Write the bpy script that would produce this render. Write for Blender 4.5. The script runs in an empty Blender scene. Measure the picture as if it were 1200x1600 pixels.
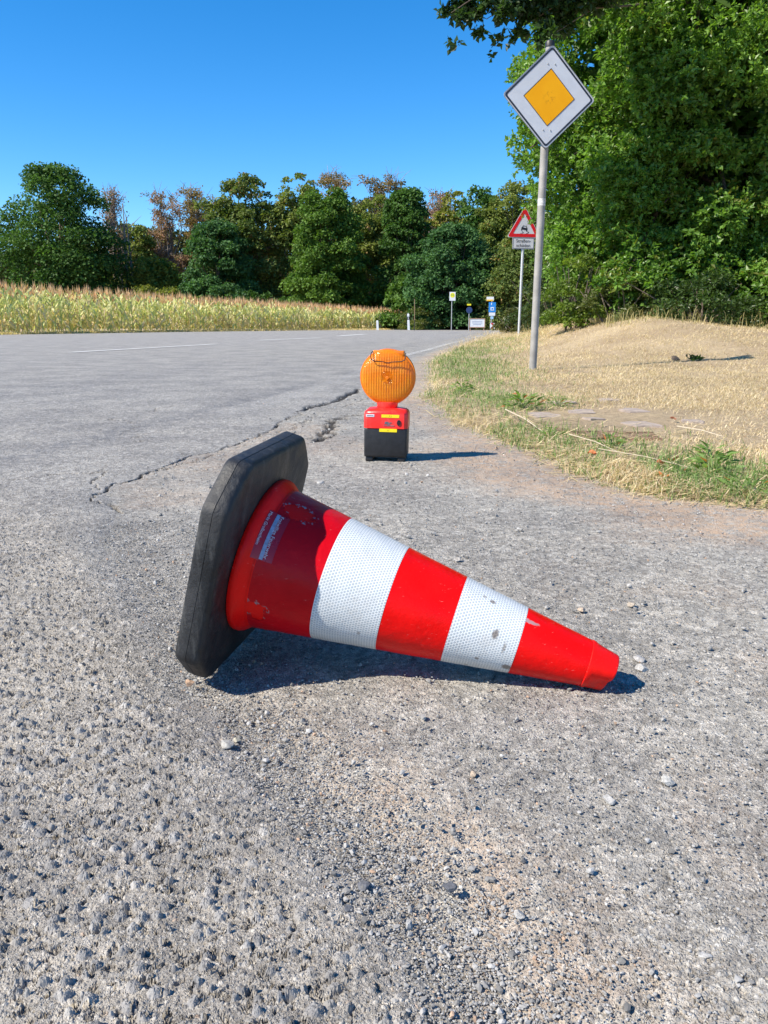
import bpy, bmesh, math
import numpy as np
from mathutils import Vector, Matrix

# ------------------------------------------------------------------ camera, sky, sun, exposure
SC = bpy.context.scene
COL = SC.collection
cam_d = bpy.data.cameras.new('camera'); cam = bpy.data.objects.new('camera', cam_d); COL.objects.link(cam)
cam_d.sensor_fit = 'VERTICAL'; cam_d.sensor_height = 36; cam_d.lens = 1230 / 1600 * 36
cam_d.clip_start = 0.01; cam_d.clip_end = 2000
PITCH = math.atan(295 / 1230)
cam.location = (0, 0, 0.46); cam.rotation_euler = (math.pi / 2 - PITCH, 0, 0)
SC.camera = cam
SUN_EL, SUN_AZ = math.radians(44.5), math.radians(246)      # azimuth clockwise from +Y
world = bpy.data.worlds.new('World'); SC.world = world; world.use_nodes = True
wn = world.node_tree; wn.nodes.clear()
sky = wn.nodes.new('ShaderNodeTexSky'); sky.sky_type = 'NISHITA'; sky.sun_disc = False
sky.sun_elevation = SUN_EL; sky.sun_rotation = SUN_AZ; sky.air_density = 1.0; sky.dust_density = 0.0; sky.ozone_density = 4.0; sky.altitude = 1500
hs = wn.nodes.new('ShaderNodeHueSaturation'); hs.inputs['Saturation'].default_value = 1.34; hs.inputs['Value'].default_value = 1.0
bg = wn.nodes.new('ShaderNodeBackground'); bg.inputs[1].default_value = 0.132
wo = wn.nodes.new('ShaderNodeOutputWorld')
wn.links.new(sky.outputs[0], hs.inputs['Color']); wn.links.new(hs.outputs[0], bg.inputs[0]); wn.links.new(bg.outputs[0], wo.inputs[0])
sun_d = bpy.data.lights.new('sun', 'SUN'); sun_d.energy = 5.0; sun_d.angle = math.radians(0.53); sun_d.color = (1, 0.915, 0.78)
sun = bpy.data.objects.new('sun', sun_d); COL.objects.link(sun)
sdir = Vector((math.sin(SUN_AZ) * math.cos(SUN_EL), math.cos(SUN_AZ) * math.cos(SUN_EL), math.sin(SUN_EL)))
sun.rotation_euler = sdir.to_track_quat('Z', 'Y').to_euler(); sun.location = (-20, -3, 20)
SC.view_settings.view_transform = 'Standard'; SC.view_settings.look = 'None'
SC.view_settings.exposure = 0.74; SC.view_settings.gamma = 1

RNG = np.random.default_rng(7)

# ------------------------------------------------------------------ helpers
def make_mesh(name, V, F, mat=None, attrs=None, smooth=False, uv=None):
    V = np.ascontiguousarray(V, dtype=np.float32); me = bpy.data.meshes.new(name)
    if isinstance(F, np.ndarray): Fs = [F]
    else: Fs = [np.asarray(f) for f in F if len(f)]
    me.vertices.add(len(V)); me.vertices.foreach_set('co', V.ravel())
    idx = np.concatenate([f.ravel() for f in Fs]).astype(np.int32)
    tot = np.concatenate([np.full(len(f), f.shape[1]) for f in Fs]).astype(np.int32)
    st = np.concatenate([[0], np.cumsum(tot)[:-1]]).astype(np.int32)
    me.loops.add(len(idx)); me.loops.foreach_set('vertex_index', idx)
    me.polygons.add(len(tot)); me.polygons.foreach_set('loop_start', st)
    me.polygons.foreach_set('use_smooth', np.full(len(tot), bool(smooth)))
    me.update(calc_edges=True)
    for k, v in (attrs or {}).items():
        v = np.asarray(v, dtype=np.float32)
        if v.ndim == 2:
            a = me.attributes.new(k, 'FLOAT_COLOR', 'POINT')
            a.data.foreach_set('color', np.concatenate([v, np.ones((len(v), 1), np.float32)], 1).ravel())
        else:
            a = me.attributes.new(k, 'FLOAT', 'POINT'); a.data.foreach_set('value', v)
    if uv is not None:
        u = me.uv_layers.new(name='UVMap'); u.data.foreach_set('uv', np.asarray(uv, np.float32)[idx].ravel())
    if mat: me.materials.append(mat)
    return me

def link(name, me, parent=None, label=None):
    o = bpy.data.objects.new(name, me); COL.objects.link(o)
    if parent: o.parent = parent
    if label: o['label'] = label
    return o

def tag(o, label=None, cat=None, group=None, kind=None):
    if label: o['label'] = label
    if cat: o['category'] = cat
    if group: o['group'] = group
    if kind: o['kind'] = kind
    return o

def empty(name, loc, label, cat, group=None, rot=(0, 0, 0)):
    o = bpy.data.objects.new(name, None); COL.objects.link(o); o.location = loc; o.rotation_euler = rot
    o.empty_display_size = 0.2
    return tag(o, label, cat, group)

class MB:                                   # collects shapes into one mesh
    def __init__(s): s.V = []; s.F = {}; s.n = 0
    def add(s, V, F):
        V = np.asarray(V, float).reshape(-1, 3)
        for f in F: s.F.setdefault(len(f), []).append([i + s.n for i in f])
        s.V.append(V); s.n += len(V); return s
    def prism(s, poly, z0, z1, M=None, cap=True):      # poly list of (x,y)
        n = len(poly); V = [(x, y, z0) for x, y in poly] + [(x, y, z1) for x, y in poly]
        F = [(i, (i + 1) % n, n + (i + 1) % n, n + i) for i in range(n)]
        if cap: F += [tuple(range(n - 1, -1, -1)), tuple(range(n, 2 * n))]
        if M is not None: V = [M @ Vector(v) for v in V]
        return s.add(V, F)
    def box(s, c, d, M=None, b=0.0):
        x, y, z = d[0] / 2, d[1] / 2, d[2] / 2
        if b <= 0:
            poly = [(-x, -y), (x, -y), (x, y), (-x, y)]
            T = Matrix.Translation(c); return s.prism(poly, -z, z, (M @ T) if M is not None else T)
        bm = bmesh.new(); bmesh.ops.create_cube(bm, size=1)
        bmesh.ops.scale(bm, vec=Vector(d), verts=bm.verts)
        bmesh.ops.bevel(bm, geom=list(bm.edges), offset=b, segments=3, profile=0.5, affect='EDGES')
        T = Matrix.Translation(c); T = (M @ T) if M is not None else T
        bm.verts.index_update()
        s.add([T @ v.co for v in bm.verts], [[v.index for v in f.verts] for f in bm.faces]); bm.free(); return s
    def tube(s, P, R, n=10, cap=True):
        P = [Vector(p) for p in P]; 
        if not hasattr(R, '__len__'): R = [R] * len(P)
        V = []; up = None
        for i, p in enumerate(P):
            t = (P[min(i + 1, len(P) - 1)] - P[max(i - 1, 0)]).normalized()
            if up is None: up = Vector((0, 0, 1)) if abs(t.z) < .9 else Vector((1, 0, 0))
            a = t.cross(up).normalized(); b = t.cross(a).normalized(); up = a.cross(t)
            for k in range(n):
                w = 2 * math.pi * k / n; V.append(p + a * math.cos(w) * R[i] + b * math.sin(w) * R[i])
        m = len(P)
        F = [(i * n + k, i * n + (k + 1) % n, (i + 1) * n + (k + 1) % n, (i + 1) * n + k) for i in range(m - 1) for k in range(n)]
        if cap: F += [tuple(range(n - 1, -1, -1)), tuple((m - 1) * n + k for k in range(n))]
        return s.add(V, F)
    def lathe(s, prof, n=48, M=None):       # prof of (r,z)
        V = [(r * math.cos(2 * math.pi * k / n), r * math.sin(2 * math.pi * k / n), z) for r, z in prof for k in range(n)]
        if M is not None: V = [M @ Vector(v) for v in V]
        F = [(i * n + k, i * n + (k + 1) % n, (i + 1) * n + (k + 1) % n, (i + 1) * n + k) for i in range(len(prof) - 1) for k in range(n)]
        return s.add(V, F)
    def mesh(s, name, mat, smooth=False):
        me = make_mesh(name, np.concatenate(s.V), [np.array(f, np.int64) for f in s.F.values()], mat, smooth=False)
        if smooth:
            bm = bmesh.new(); bm.from_mesh(me); bmesh.ops.recalc_face_normals(bm, faces=bm.faces)
            for f in bm.faces: f.smooth = True
            for e in bm.edges:
                if len(e.link_faces) == 2 and e.calc_face_angle(0) > math.radians(38): e.smooth = False
            bm.to_mesh(me); bm.free()
        else:
            bm = bmesh.new(); bm.from_mesh(me); bmesh.ops.recalc_face_normals(bm, faces=bm.faces); bm.to_mesh(me); bm.free()
        return me
    def obj(s, name, mat, parent=None, label=None, smooth=False): return link(name, s.mesh(name, mat, smooth), parent, label)

def text_np(body, size, align='CENTER'):
    c = bpy.data.curves.new('t', 'FONT'); c.body = body; c.size = size; c.align_x = align; c.align_y = 'CENTER'; c.resolution_u = 3
    o = bpy.data.objects.new('t', c); COL.objects.link(o)
    me = bpy.data.meshes.new_from_object(o)
    V = np.array([v.co[:] for v in me.vertices]); F = [list(p.vertices) for p in me.polygons]
    bpy.data.objects.remove(o); bpy.data.curves.remove(c); bpy.data.meshes.remove(me)
    return V, F

def sm(a, b, x): t = np.clip((x - a) / (b - a), 0, 1); return t * t * (3 - 2 * t)

def hash2(i, j, seed=0):
    h = (i.astype(np.int64) * 374761393 + j.astype(np.int64) * 668265263 + seed * 974634777) & 0xFFFFFFFF
    h = ((h ^ (h >> 13)) * 1274126177) & 0xFFFFFFFF
    h = (h ^ (h >> 16)) & 0xFFFFFFFF
    return h / 4294967295.0
def vn(x, y, seed=0):
    i = np.floor(x); j = np.floor(y); fx = x - i; fy = y - j; fx = fx * fx * (3 - 2 * fx); fy = fy * fy * (3 - 2 * fy)
    a = hash2(i, j, seed); b = hash2(i + 1, j, seed); c = hash2(i, j + 1, seed); d = hash2(i + 1, j + 1, seed)
    return (a * (1 - fx) + b * fx) * (1 - fy) + (c * (1 - fx) + d * fx) * fy
def fbm(x, y, seed=0, o=4):
    s = 0; a = .5
    for k in range(o): s = s + a * vn(x * 2 ** k, y * 2 ** k, seed + k); a *= .5
    return s
def dist_poly(X, Y, pts):
    best = np.full(X.shape, 1e9)
    for (x0, y0), (x1, y1) in zip(pts[:-1], pts[1:]):
        dx, dy = x1 - x0, y1 - y0; t = np.clip(((X - x0) * dx + (Y - y0) * dy) / (dx * dx + dy * dy), 0, 1)
        best = np.minimum(best, np.hypot(X - x0 - t * dx, Y - y0 - t * dy))
    return best

# ------------------------------------------------------------------ node helper
class NT:
    def __init__(s, name, disp=False):
        s.m = bpy.data.materials.new(name); s.m.use_nodes = True; s.t = s.m.node_tree; s.t.nodes.clear()
        s.out = s.t.nodes.new('ShaderNodeOutputMaterial')
        if disp: s.m.displacement_method = 'BOTH'
    def n(s, typ, **kw):
        nd = s.t.nodes.new(typ); ins = kw.pop('ins', {})
        for k, v in kw.items(): setattr(nd, k, v)
        for k, v in ins.items(): s.put(nd.inputs[k], v)
        return nd
    def put(s, sock, v):
        if isinstance(v, bpy.types.NodeSocket): s.t.links.new(v, sock)
        elif isinstance(v, tuple) and sock.type == 'RGBA' and len(v) == 3: sock.default_value = (*v, 1)
        else: sock.default_value = v
    def math(s, op, a, b=0.0, c=None, clamp=False):
        nd = s.n('ShaderNodeMath', operation=op, use_clamp=clamp); s.put(nd.inputs[0], a); s.put(nd.inputs[1], b)
        if c is not None: s.put(nd.inputs[2], c)
        return nd.outputs[0]
    def mix(s, f, a, b, blend='MIX'):
        nd = s.n('ShaderNodeMix', data_type='RGBA', blend_type=blend); s.put(nd.inputs[0], f); s.put(nd.inputs[6], a); s.put(nd.inputs[7], b); return nd.outputs[2]
    def ramp(s, v, a, b, lo=0.0, hi=1.0, smooth=True):
        nd = s.n('ShaderNodeMapRange', interpolation_type='SMOOTHSTEP' if smooth else 'LINEAR')
        s.put(nd.inputs[0], v); s.put(nd.inputs[1], a); s.put(nd.inputs[2], b); s.put(nd.inputs[3], lo); s.put(nd.inputs[4], hi); return nd.outputs[0]
    def noise(s, vec, scale, detail=3.0, rough=.55, dim='3D', col=False):
        nd = s.n('ShaderNodeTexNoise', noise_dimensions=dim, ins={'Scale': scale, 'Detail': detail, 'Roughness': rough})
        if vec is not None: s.put(nd.inputs['Vector'], vec)
        return nd.outputs['Color' if col else 'Fac']
    def obj(s): return s.n('ShaderNodeTexCoord').outputs['Object']
    def attr(s, name, fac=True):
        nd = s.n('ShaderNodeAttribute', attribute_name=name); return nd.outputs['Fac' if fac else 'Color']
    def bsdf(s, **kw):
        p = s.n('ShaderNodeBsdfPrincipled')
        for k, v in kw.items(): s.put(p.inputs[k.replace('_', ' ')], v)
        s.t.links.new(p.outputs[0], s.out.inputs[0]); return p
    def bump(s, h, dist=.001, strength=1.0):
        b = s.n('ShaderNodeBump', ins={'Height': h, 'Distance': dist, 'Strength': strength}); return b.outputs[0]

def simple(name, col, rough=.5, metal=0.0, bump=None, var=.12, vs=40.0, dirt=None, spec=.5):
    t = NT(name); o = t.obj(); nz = t.noise(o, vs, 5)
    c = t.mix(t.ramp(nz, .3, .7), tuple(x * (1 - var) for x in col), tuple(min(1, x * (1 + var)) for x in col))
    if dirt: c = t.mix(t.ramp(t.noise(o, dirt[1], 6, .65), .48, .75, 0, dirt[2]), c, dirt[0])
    kw = dict(Base_Color=c, Roughness=t.ramp(t.noise(o, vs * 1.7), .2, .8, rough * .85, min(1, rough * 1.15)), Metallic=metal, Specular_IOR_Level=spec)
    if bump: kw['Normal'] = t.bump(t.noise(o, bump[0], 4), bump[1])
    t.bsdf(**kw); return t.m

# ------------------------------------------------------------------ plan of the place (metres; camera over the origin)
RBp = np.array([(-6, .9), (-1, .5), (0, .2), (.3, .08), (.44, .04), (.54, 0), (.64, -.07), (.75, -.14), (1.01, -.28), (1.2, -.37), (1.4, -.48), (1.62, -.6),
  (1.92, -.67), (2.15, -.78), (2.28, -.78), (2.49, -.74), (2.78, -.69), (2.88, -.61), (3.12, -.56), (3.31, -.51), (4.02, -.46), (4.49, -.40),
  (4.88, -.28), (5.76, -.17), (7.4, -.05), (10.8, .36), (18, 1.65), (25.9, 3.12), (36, 4.9), (48, 7.2), (54, 12), (60, 30)])
VBp = np.array([(-6, 2.6), (0, 1.9), (1.3, 1.35), (1.75, 1.08), (1.92, .96), (2.03, .76), (2.15, .64), (2.38, .53), (2.96, .44), (3.75, .24), (5.09, .18),
  (6.19, .27), (9.09, .40), (10.8, .62), (14.85, 1.25), (23.8, 2.9), (36, 5.3), (48, 7.6), (54, 12.6), (60, 31)])
LBp = [(-60, -4), (-34, 22), (-15.8, 33.1), (-11.8, 42.6), (-4.3, 54.3), (2.4, 59.7), (8, 61), (30, 64)]   # far edge of the road
def rb(y): return np.interp(y, RBp[:, 0], RBp[:, 1])
def vb(y): return np.interp(y, VBp[:, 0], VBp[:, 1])
lbx = np.array([p[0] for p in LBp]); lby = np.array([p[1] for p in LBp])
def lb_y(x): return np.interp(x, lbx, lby)

def hverge(x, y):                            # height of the dry-grass side
    d = x - vb(y)
    z = -.05 + .065 * sm(-.12, .22, d) + .02 * sm(.3, 2, d) * sm(2, 5, y)
    mound = .51 * sm(1.75, 4.3, x - .05 * (y - 13)) * sm(7.2, 13, y) * (1 - sm(15.5, 22, y)) * (1 - .68 * sm(4.0, 7.6, x))
    far = .07 * sm(14, 24, y) * sm(.4, 2.0, d) * (1 - .0 * y)
    return z + mound + far
def hleft(x, y):                             # height beyond the far road edge
    d = y - lb_y(x)
    return -.05 + .07 * sm(-.5, .8, d)
def hground(x, y): return np.maximum(hverge(x, y), hleft(x, y)) + .012 * (fbm(x * 2.2, y * 2.2, 3) - .47) * sm(-.3, .3, x - vb(y)) * 2 + .09 * (fbm(x * .8, y * .8, 17) - .47) * sm(6, 10, y) * sm(1.5, 3, x - vb(y)) * (1 - sm(18, 24, y))

# ------------------------------------------------------------------ ground surfaces
def asphalt(name, right):
    t = NT(name, True); o = t.obj()
    co, dirt, crk, tar, grv = [t.attr(a) for a in ('coarse', 'dirt', 'crack', 'tar', 'gravel')]
    wob = t.n('ShaderNodeVectorMath', operation='SCALE', ins={0: t.n('ShaderNodeVectorMath', operation='SUBTRACT', ins={0: t.noise(o, 120, 2, col=True), 1: (.5, .5, .5)}).outputs[0], 'Scale': .0035}).outputs[0]
    vec = t.n('ShaderNodeVectorMath', operation='ADD', ins={0: o, 1: wob}).outputs[0]
    def cells(scale, r0, r1, soft):
        v = t.n('ShaderNodeTexVoronoi', voronoi_dimensions='2D', ins={'Scale': scale, 'Vector': vec}); sp = t.n('ShaderNodeSeparateColor', ins={0: v.outputs['Color']})
        rad = t.ramp(sp.outputs[0], 0, 1, r0, r1, False)
        q = t.math('DIVIDE', v.outputs['Distance'], rad)
        return t.ramp(q, 1.0, soft), sp.outputs[1], sp.outputs[2], t.ramp(q, 1.0, .85)
    d1, g1, b1, m1 = cells(64, .04, .46, .35)
    d2, g2, b2, m2 = cells(210, .15, .5, .2)
    d3, g3, b3, m3 = cells(520, .2, .55, .1)
    n0 = t.noise(o, 1.3, 5, .6); n1 = t.noise(o, 9, 5, .6); n2 = t.noise(o, 400, 3, .7); n3 = t.noise(o, 1500, 2, .6)
    mort = t.mix(t.ramp(n1, .3, .7), (.275, .255, .225), (.385, .36, .318))
    mort = t.mix(t.ramp(n2, .35, .7, 0, .55), mort, (.40, .375, .34))
    mort = t.mix(t.ramp(n3, .30, .52, .8, 0), mort, (.06, .057, .055)); nh = t.noise(vec, 105, 3, .6); mort = t.mix(t.ramp(nh, .36, .46, .85, 0), mort, (.085, .08, .078))
    c3 = t.mix(g3, (.15, .15, .152), (.50, .485, .455)); c3 = t.mix(t.ramp(b3, .97, 1.0), c3, (.42, .34, .27))
    c = t.mix(t.math('MULTIPLY', m3, .8), mort, c3)
    c2 = t.mix(g2, (.11, .112, .12), (.48, .465, .44)); c2 = t.mix(t.ramp(b2, .98, 1.0), c2, (.42, .32, .25))
    c = t.mix(t.math('MULTIPLY', m2, t.ramp(co, 0, 1, .75, .8)), c, c2)
    c1 = t.mix(g1, (.155, .16, .175), (.33, .33, .335)); c1 = t.mix(t.ramp(t.noise(o, 300, 4), .5, .75, 0, .35), c1, (.36, .34, .32))
    c = t.mix(t.math('MULTIPLY', t.math('MULTIPLY', m1, co), .88), c, c1)
    def tone(scale, lo, hi):
        v = t.n('ShaderNodeTexVoronoi', voronoi_dimensions='2D', ins={'Scale': scale, 'Vector': o}); q = t.ramp(t.n('ShaderNodeSeparateColor', ins={0: v.outputs['Color']}).outputs[0], 0, 1, lo, hi, False)
        return t.n('ShaderNodeCombineColor', ins={0: q, 1: q, 2: q}).outputs[0]
    c = t.mix(t.ramp(co, 0, 1, 1.0, .3), c, tone(150, .74, 1.34), 'MULTIPLY'); c = t.mix(t.ramp(co, 0, 1, 1.0, .2), c, tone(48, .86, 1.2), 'MULTIPLY')
    # wear, dust, tar, sand
    c = t.mix(t.ramp(n0, .35, .65, .0, .22), c, (.36, .345, .325)); nb_ = t.noise(o, 38, 5, .75); c = t.mix(t.ramp(nb_, .40, .60, .35, 0), c, (.15, .145, .14)); c = t.mix(t.ramp(nb_, .52, .66, 0, .25), c, (.5, .48, .45))
    du = t.math('MULTIPLY', dirt, t.ramp(t.noise(o, 26, 6, .65), .3, .62))
    c = t.mix(t.math('MULTIPLY', du, t.math('SUBTRACT', 1.0, t.math('MULTIPLY', m2, .6))), c, (.42, .305, .22))
    tr = t.math('MULTIPLY', tar, t.ramp(t.noise(o, 14, 6, .7), .38, .6))
    c = t.mix(t.math('MULTIPLY', tr, .6), c, (.115, .12, .135))
    c = t.mix(t.math('MULTIPLY', crk, .93), c, (.03, .027, .025))
    h1 = t.math('MULTIPLY', t.math('MULTIPLY', d1, co), .0048)
    h2 = t.math('MULTIPLY', d2, t.ramp(co, 0, 1, .0011, .0013))
    h3 = t.math('MULTIPLY', d3, .0005)
    hn = t.math('MULTIPLY', t.noise(o, 45, 6, .65), t.ramp(co, 0, 1, .0035, .009)); hp = t.math('ADD', t.math('MULTIPLY', t.ramp(n2, .42, .3), -.0016), t.math('MULTIPLY', t.ramp(nh, .46, .34), t.ramp(co, 0, 1, -.0016, -.0042)))
    h = t.math('ADD', t.math('ADD', t.math('ADD', h1, h2), t.math('ADD', h3, hn)), hp)
    h = t.math('SUBTRACT', h, .003)
    dn = t.n('ShaderNodeDisplacement', ins={'Height': h, 'Midlevel': 0.0, 'Scale': 1.0})
    t.t.links.new(dn.outputs[0], t.out.inputs['Displacement'])
    c = t.mix(1.0, c, (1.0, 1.0, .985) if right else t.mix(t.ramp(co, 0, .6), (.91, .925, .95), (1.03, 1.01, .98)), 'MULTIPLY'); lv = t.noise(o, 2.6, 4, .6); c = t.mix(1.0, c, t.mix(t.ramp(lv, .36, .62), (.90, .895, .89), (1.13, 1.115, 1.08)), 'MULTIPLY')
    t.bsdf(Base_Color=c, Roughness=.85, Specular_IOR_Level=.25)
    return t.m

def build_surface():
    ys = [-6, -3, -1.5, -.7, -.3, 0, .12, .2, .26]; y = .30
    while y < 6: ys.append(y); y *= 1.0032
    while y < 75: ys.append(y); y *= 1.022
    ys = np.array(ys)
    u = np.concatenate([-np.geomspace(6, 1.03, 26), np.linspace(-1, 1, 860), np.geomspace(1.03, 3, 12)])
    Yg, U = np.meshgrid(ys, u, indexing='ij'); X = U * (.22 + .58 * np.maximum(Yg, 0)) ; Y = Yg + .0
    d = X - rb(Y)
    wob = .05 * (fbm(X * 6, Y * 6, 11) - .47) * 2 * sm(0, 1.2, Y)
    dw = d + wob
    near = 1 - sm(1.5, 2.1, Y)
    # hollow beside the cone, filled with fine gravel
    gx = np.interp(Y, [0, .44, .6, .8, 1.0, 1.3, 1.6, 1.9, 2.2], [.14, .08, .02, -.13, -.26, -.36, -.5, -.62, -.7])
    gul = np.exp(-((X - gx + .4 * wob) / np.interp(Y, [0, .5, 1, 2], [.05, .06, .075, .1])) ** 2) * (1 - sm(1.7, 2.3, Y))
    Z = .010 * (fbm(X * 2.5, Y * 2.5, 21) - .47) * sm(.0, .5, np.abs(Y - .95)) * (1 - sm(6, 14, Y))
    Z += .0035 * (fbm(X * 14, Y * 14, 31) - .47) * 2 * (1 - sm(4, 9, Y))
    Z -= .011 * gul
    Z += .006 * sm(.02, -.08, dw) * (1 - sm(5, 8, Y))
    cw = .05 * (fbm(X * 9, Y * 9, 41, 6) - .48) * 2 + .012 * (vn(X * 70, Y * 50, 43) - .5)
    cd = np.abs(dist_poly(X + cw, Y + cw * 1.3, [tuple(p[::-1]) for p in RBp if 1.7 <= p[0] <= 6.2]))
    wid = np.interp(Y, [1.6, 2.1, 2.5, 3.3, 4.2, 4.6, 5.4, 6.3], [.003, .0052, .0045, .0042, .0055, .032, .034, .01]) * (.2 + 1.5 * fbm(X * 9, Y * 9, 55))
    crack = (1 - sm(.55, 1.15, cd / wid)) * (Y > 1.65) * (Y < 6.3) * sm(.16, .28, fbm(X * 3.1, Y * 3.1, 91) + .02)
    c2 = dist_poly(X + cw * 1.6, Y + cw * 3, [(-.17, 4.05), (-.24, 3.9), (-.235, 3.5), (-.26, 3.14)])
    crack = np.maximum(crack, (1 - sm(.5, 1.1, c2 / (.050 * np.clip(3.2 * fbm(X * 22, Y * 13, 57) - .9, .05, 2)))))
    # fine side cracks
    for pts, w in (([(-1.55, 2.55), (-1.2, 2.35), (-.95, 2.4), (-.8, 2.2)], .004), ([(-.72, 2.5), (-.45, 3.3), (-.3, 4.2), (-.05, 5.1)], .004), ([(-.95, 3.1), (-1.3, 3.9), (-1.15, 4.6)], .003)):
        c3 = dist_poly(X + cw * 1.7, Y + cw * 2, pts); crack = np.maximum(crack, .55 * (1 - sm(.5, 1.6, c3 / w)) * sm(.4, .5, fbm(X * 4, Y * 4, 77)))
    Z -= .014 * crack
    coarse = np.clip(sm(.05, -.12, dw + .07 * (fbm(X * 11, Y * 11, 5) - .47)) * (1 - sm(1.35, 2.2, Y + .9 * (X + .9)) * .8) * (1 - sm(3, 6, Y)) + .35 * (1 - sm(.45, .75, Y)) * sm(.0, .15, X), 0, 1)
    vd = vb(Y) - X
    dirt = np.clip(.5 * np.exp(-((X - gx - .07) / .07) ** 2) * (1 - sm(.6, 1.1, Y)) + 1.3 * sm(.50, .10, vd + .3 * (fbm(X * 4, Y * 4, 8) - .5)) * (1 - sm(2.3, 3.2, Y)) + .7 * sm(.22, .02, vd) * sm(2.2, 3, Y)
                   + .35 * sm(.5, .62, fbm(X * 1.7, Y * 1.7, 66)) * (d > 0), 0, 1)
    grav = gul
    tar = np.exp(-(dist_poly(X, Y, [(-2.0, 1.6), (-1.31, 2.65), (-1.21, 2.96), (-1.13, 3.47), (-.99, 4.07), (-.69, 5.7), (-.3, 8)]) / .10) ** 2) * .9 * sm(.3, .6, fbm(X * 2, Y * .9, 71) + .12)
    tar = np.maximum(tar, .5 * np.exp(-((X - rb(Y) + 2.2) / .35) ** 2) * sm(.45, .6, fbm(X * 1.2, Y * .35, 73)) * sm(3, 6, Y))
    tar = np.maximum(tar, .35 * np.exp(-((X - rb(Y) + .95) / .25) ** 2) * sm(6, 9, Y))
    V = np.stack([X, Y, Z], -1).reshape(-1, 3); nr, nc = X.shape
    i = np.arange(nr * nc).reshape(nr, nc); Q = np.stack([i[:-1, :-1], i[:-1, 1:], i[1:, 1:], i[1:, :-1]], -1).reshape(-1, 4)
    fc = V[Q].mean(1)
    right = fc[:, 0] > rb(fc[:, 1]); keepR = right & (fc[:, 0] < vb(fc[:, 1]) + .3) & (fc[:, 1] < 58)
    keepL = (~right) & (fc[:, 1] < lb_y(fc[:, 0]) + .1)
    at = dict(coarse=coarse.ravel(), dirt=dirt.ravel(), crack=crack.ravel(), tar=tar.ravel(), gravel=grav.ravel())
    for nm, kp, mt in (('road', keepL, asphalt('road_asphalt', False)), ('road_shoulder', keepR, asphalt('shoulder_asphalt', True))):
        q = Q[kp]; us, inv = np.unique(q, return_inverse=True)
        o = link(nm, make_mesh(nm, V[us], inv.reshape(-1, 4), mt, {k: v[us] for k, v in at.items()}, smooth=True)); tag(o, kind='structure')
    return gx
build_surface()

def build_ground():
    t = NT('dry_soil'); o = t.obj(); n1 = t.noise(o, 1.1, 6, .65); n2 = t.noise(o, 30, 6, .7); n3 = t.noise(o, 260, 4, .7)
    c = t.mix(t.ramp(n1, .35, .65), (.38, .28, .18), (.54, .42, .27)); c = t.mix(t.ramp(n2, .4, .65, 0, .7), c, (.27, .20, .125))
    c = t.mix(t.ramp(n3, .45, .7, 0, .6), c, (.60, .50, .33)); c = t.mix(t.ramp(n3, .45, .3, 0, .7), c, (.12, .09, .055))
    h = t.math('ADD', t.math('MULTIPLY', n2, 1.0), t.math('MULTIPLY', n3, .35))
    t.bsdf(Base_Color=c, Roughness=.95, Specular_IOR_Level=.15, Normal=t.bump(h, .03, .8))
    ys = np.concatenate([[-400, -100, -30, -6, -1, 0, .5, 1.0, 1.4], np.geomspace(1.6, 70, 320), [80, 110, 200, 450, 900]])
    u = np.concatenate([-np.geomspace(60, 1.05, 24), np.linspace(-1, 1, 330), np.geomspace(1.05, 60, 24)])
    Y, U = np.meshgrid(ys, u, indexing='ij'); X = U * (1.6 + .75 * np.abs(np.clip(Y, -30, 900)))
    Z = hground(X, Y); hole = (Y < 1.7) & (X < 1.1); Z = np.where(hole & (X < vb(Y)), -.06, Z)
    V = np.stack([X, Y, Z], -1).reshape(-1, 3); nr, nc = X.shape; i = np.arange(nr * nc).reshape(nr, nc)
    Q = np.stack([i[:-1, :-1], i[:-1, 1:], i[1:, 1:], i[1:, :-1]], -1).reshape(-1, 4)
    tag(link('ground', make_mesh('ground', V, Q, t.m, smooth=True)), kind='structure')
build_ground()

# painted markings (worn thin sheets over the asphalt)
def strip(name, pts, w, label, wear, amax=1, group=None, cat='road marking'):
    t = NT(name + '_paint'); o = t.obj()
    a = t.math('MULTIPLY', t.ramp(t.noise(o, 60, 6, .75), .5 - wear * .25 - .06, .5 - wear * .25 + .1), t.ramp(t.noise(o, 3, 4), .25, .6, .35 if wear < .5 else .8, 1)); a = t.math('MULTIPLY', a, float(amax))
    p = t.n('ShaderNodeBsdfPrincipled', ins={'Base Color': t.mix(t.noise(o, 90, 4), (.50, .495, .48), (.74, .73, .70)), 'Roughness': .8})
    tr = t.n('ShaderNodeBsdfTransparent'); mx = t.n('ShaderNodeMixShader', ins={0: a, 1: tr.outputs[0], 2: p.outputs[0]}); t.t.links.new(mx.outputs[0], t.out.inputs[0])
    pts = np.array(pts, float); s = np.linspace(0, len(pts) - 1, 40); P = np.stack([np.interp(s, range(len(pts)), pts[:, k]) for k in (0, 1)], 1)
    d = np.gradient(P, axis=0); d /= np.linalg.norm(d, axis=1)[:, None]; nrm = np.stack([-d[:, 1], d[:, 0]], 1)
    L = P + nrm * w / 2; R = P - nrm * w / 2; z = np.full((40, 1), .006)
    V = np.concatenate([np.hstack([L, z]), np.hstack([R, z])]); k = np.arange(39)
    return tag(link(name, make_mesh(name, V, np.stack([k, k + 40, k + 41, k + 1], 1), t.m)), kind='structure')
strip('lane_marking', [(-5.04, 12.9), (-3.8, 18.02)], .16, '', 1.3)
strip('lane_marking', [(-3.42, 22.05), (-2.06, 25.9)], .22, '', 1.4)
strip('lane_marking', [(-1.66, 29.8), (-.83, 34.5)], .28, '', 1.4)
strip('edge_marking', [(-.85, 4.0), (-.62, 4.9), (-.46, 5.87), (-.25, 7.37), (.15, 10.77)], .16, '', .3, .13)
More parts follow.
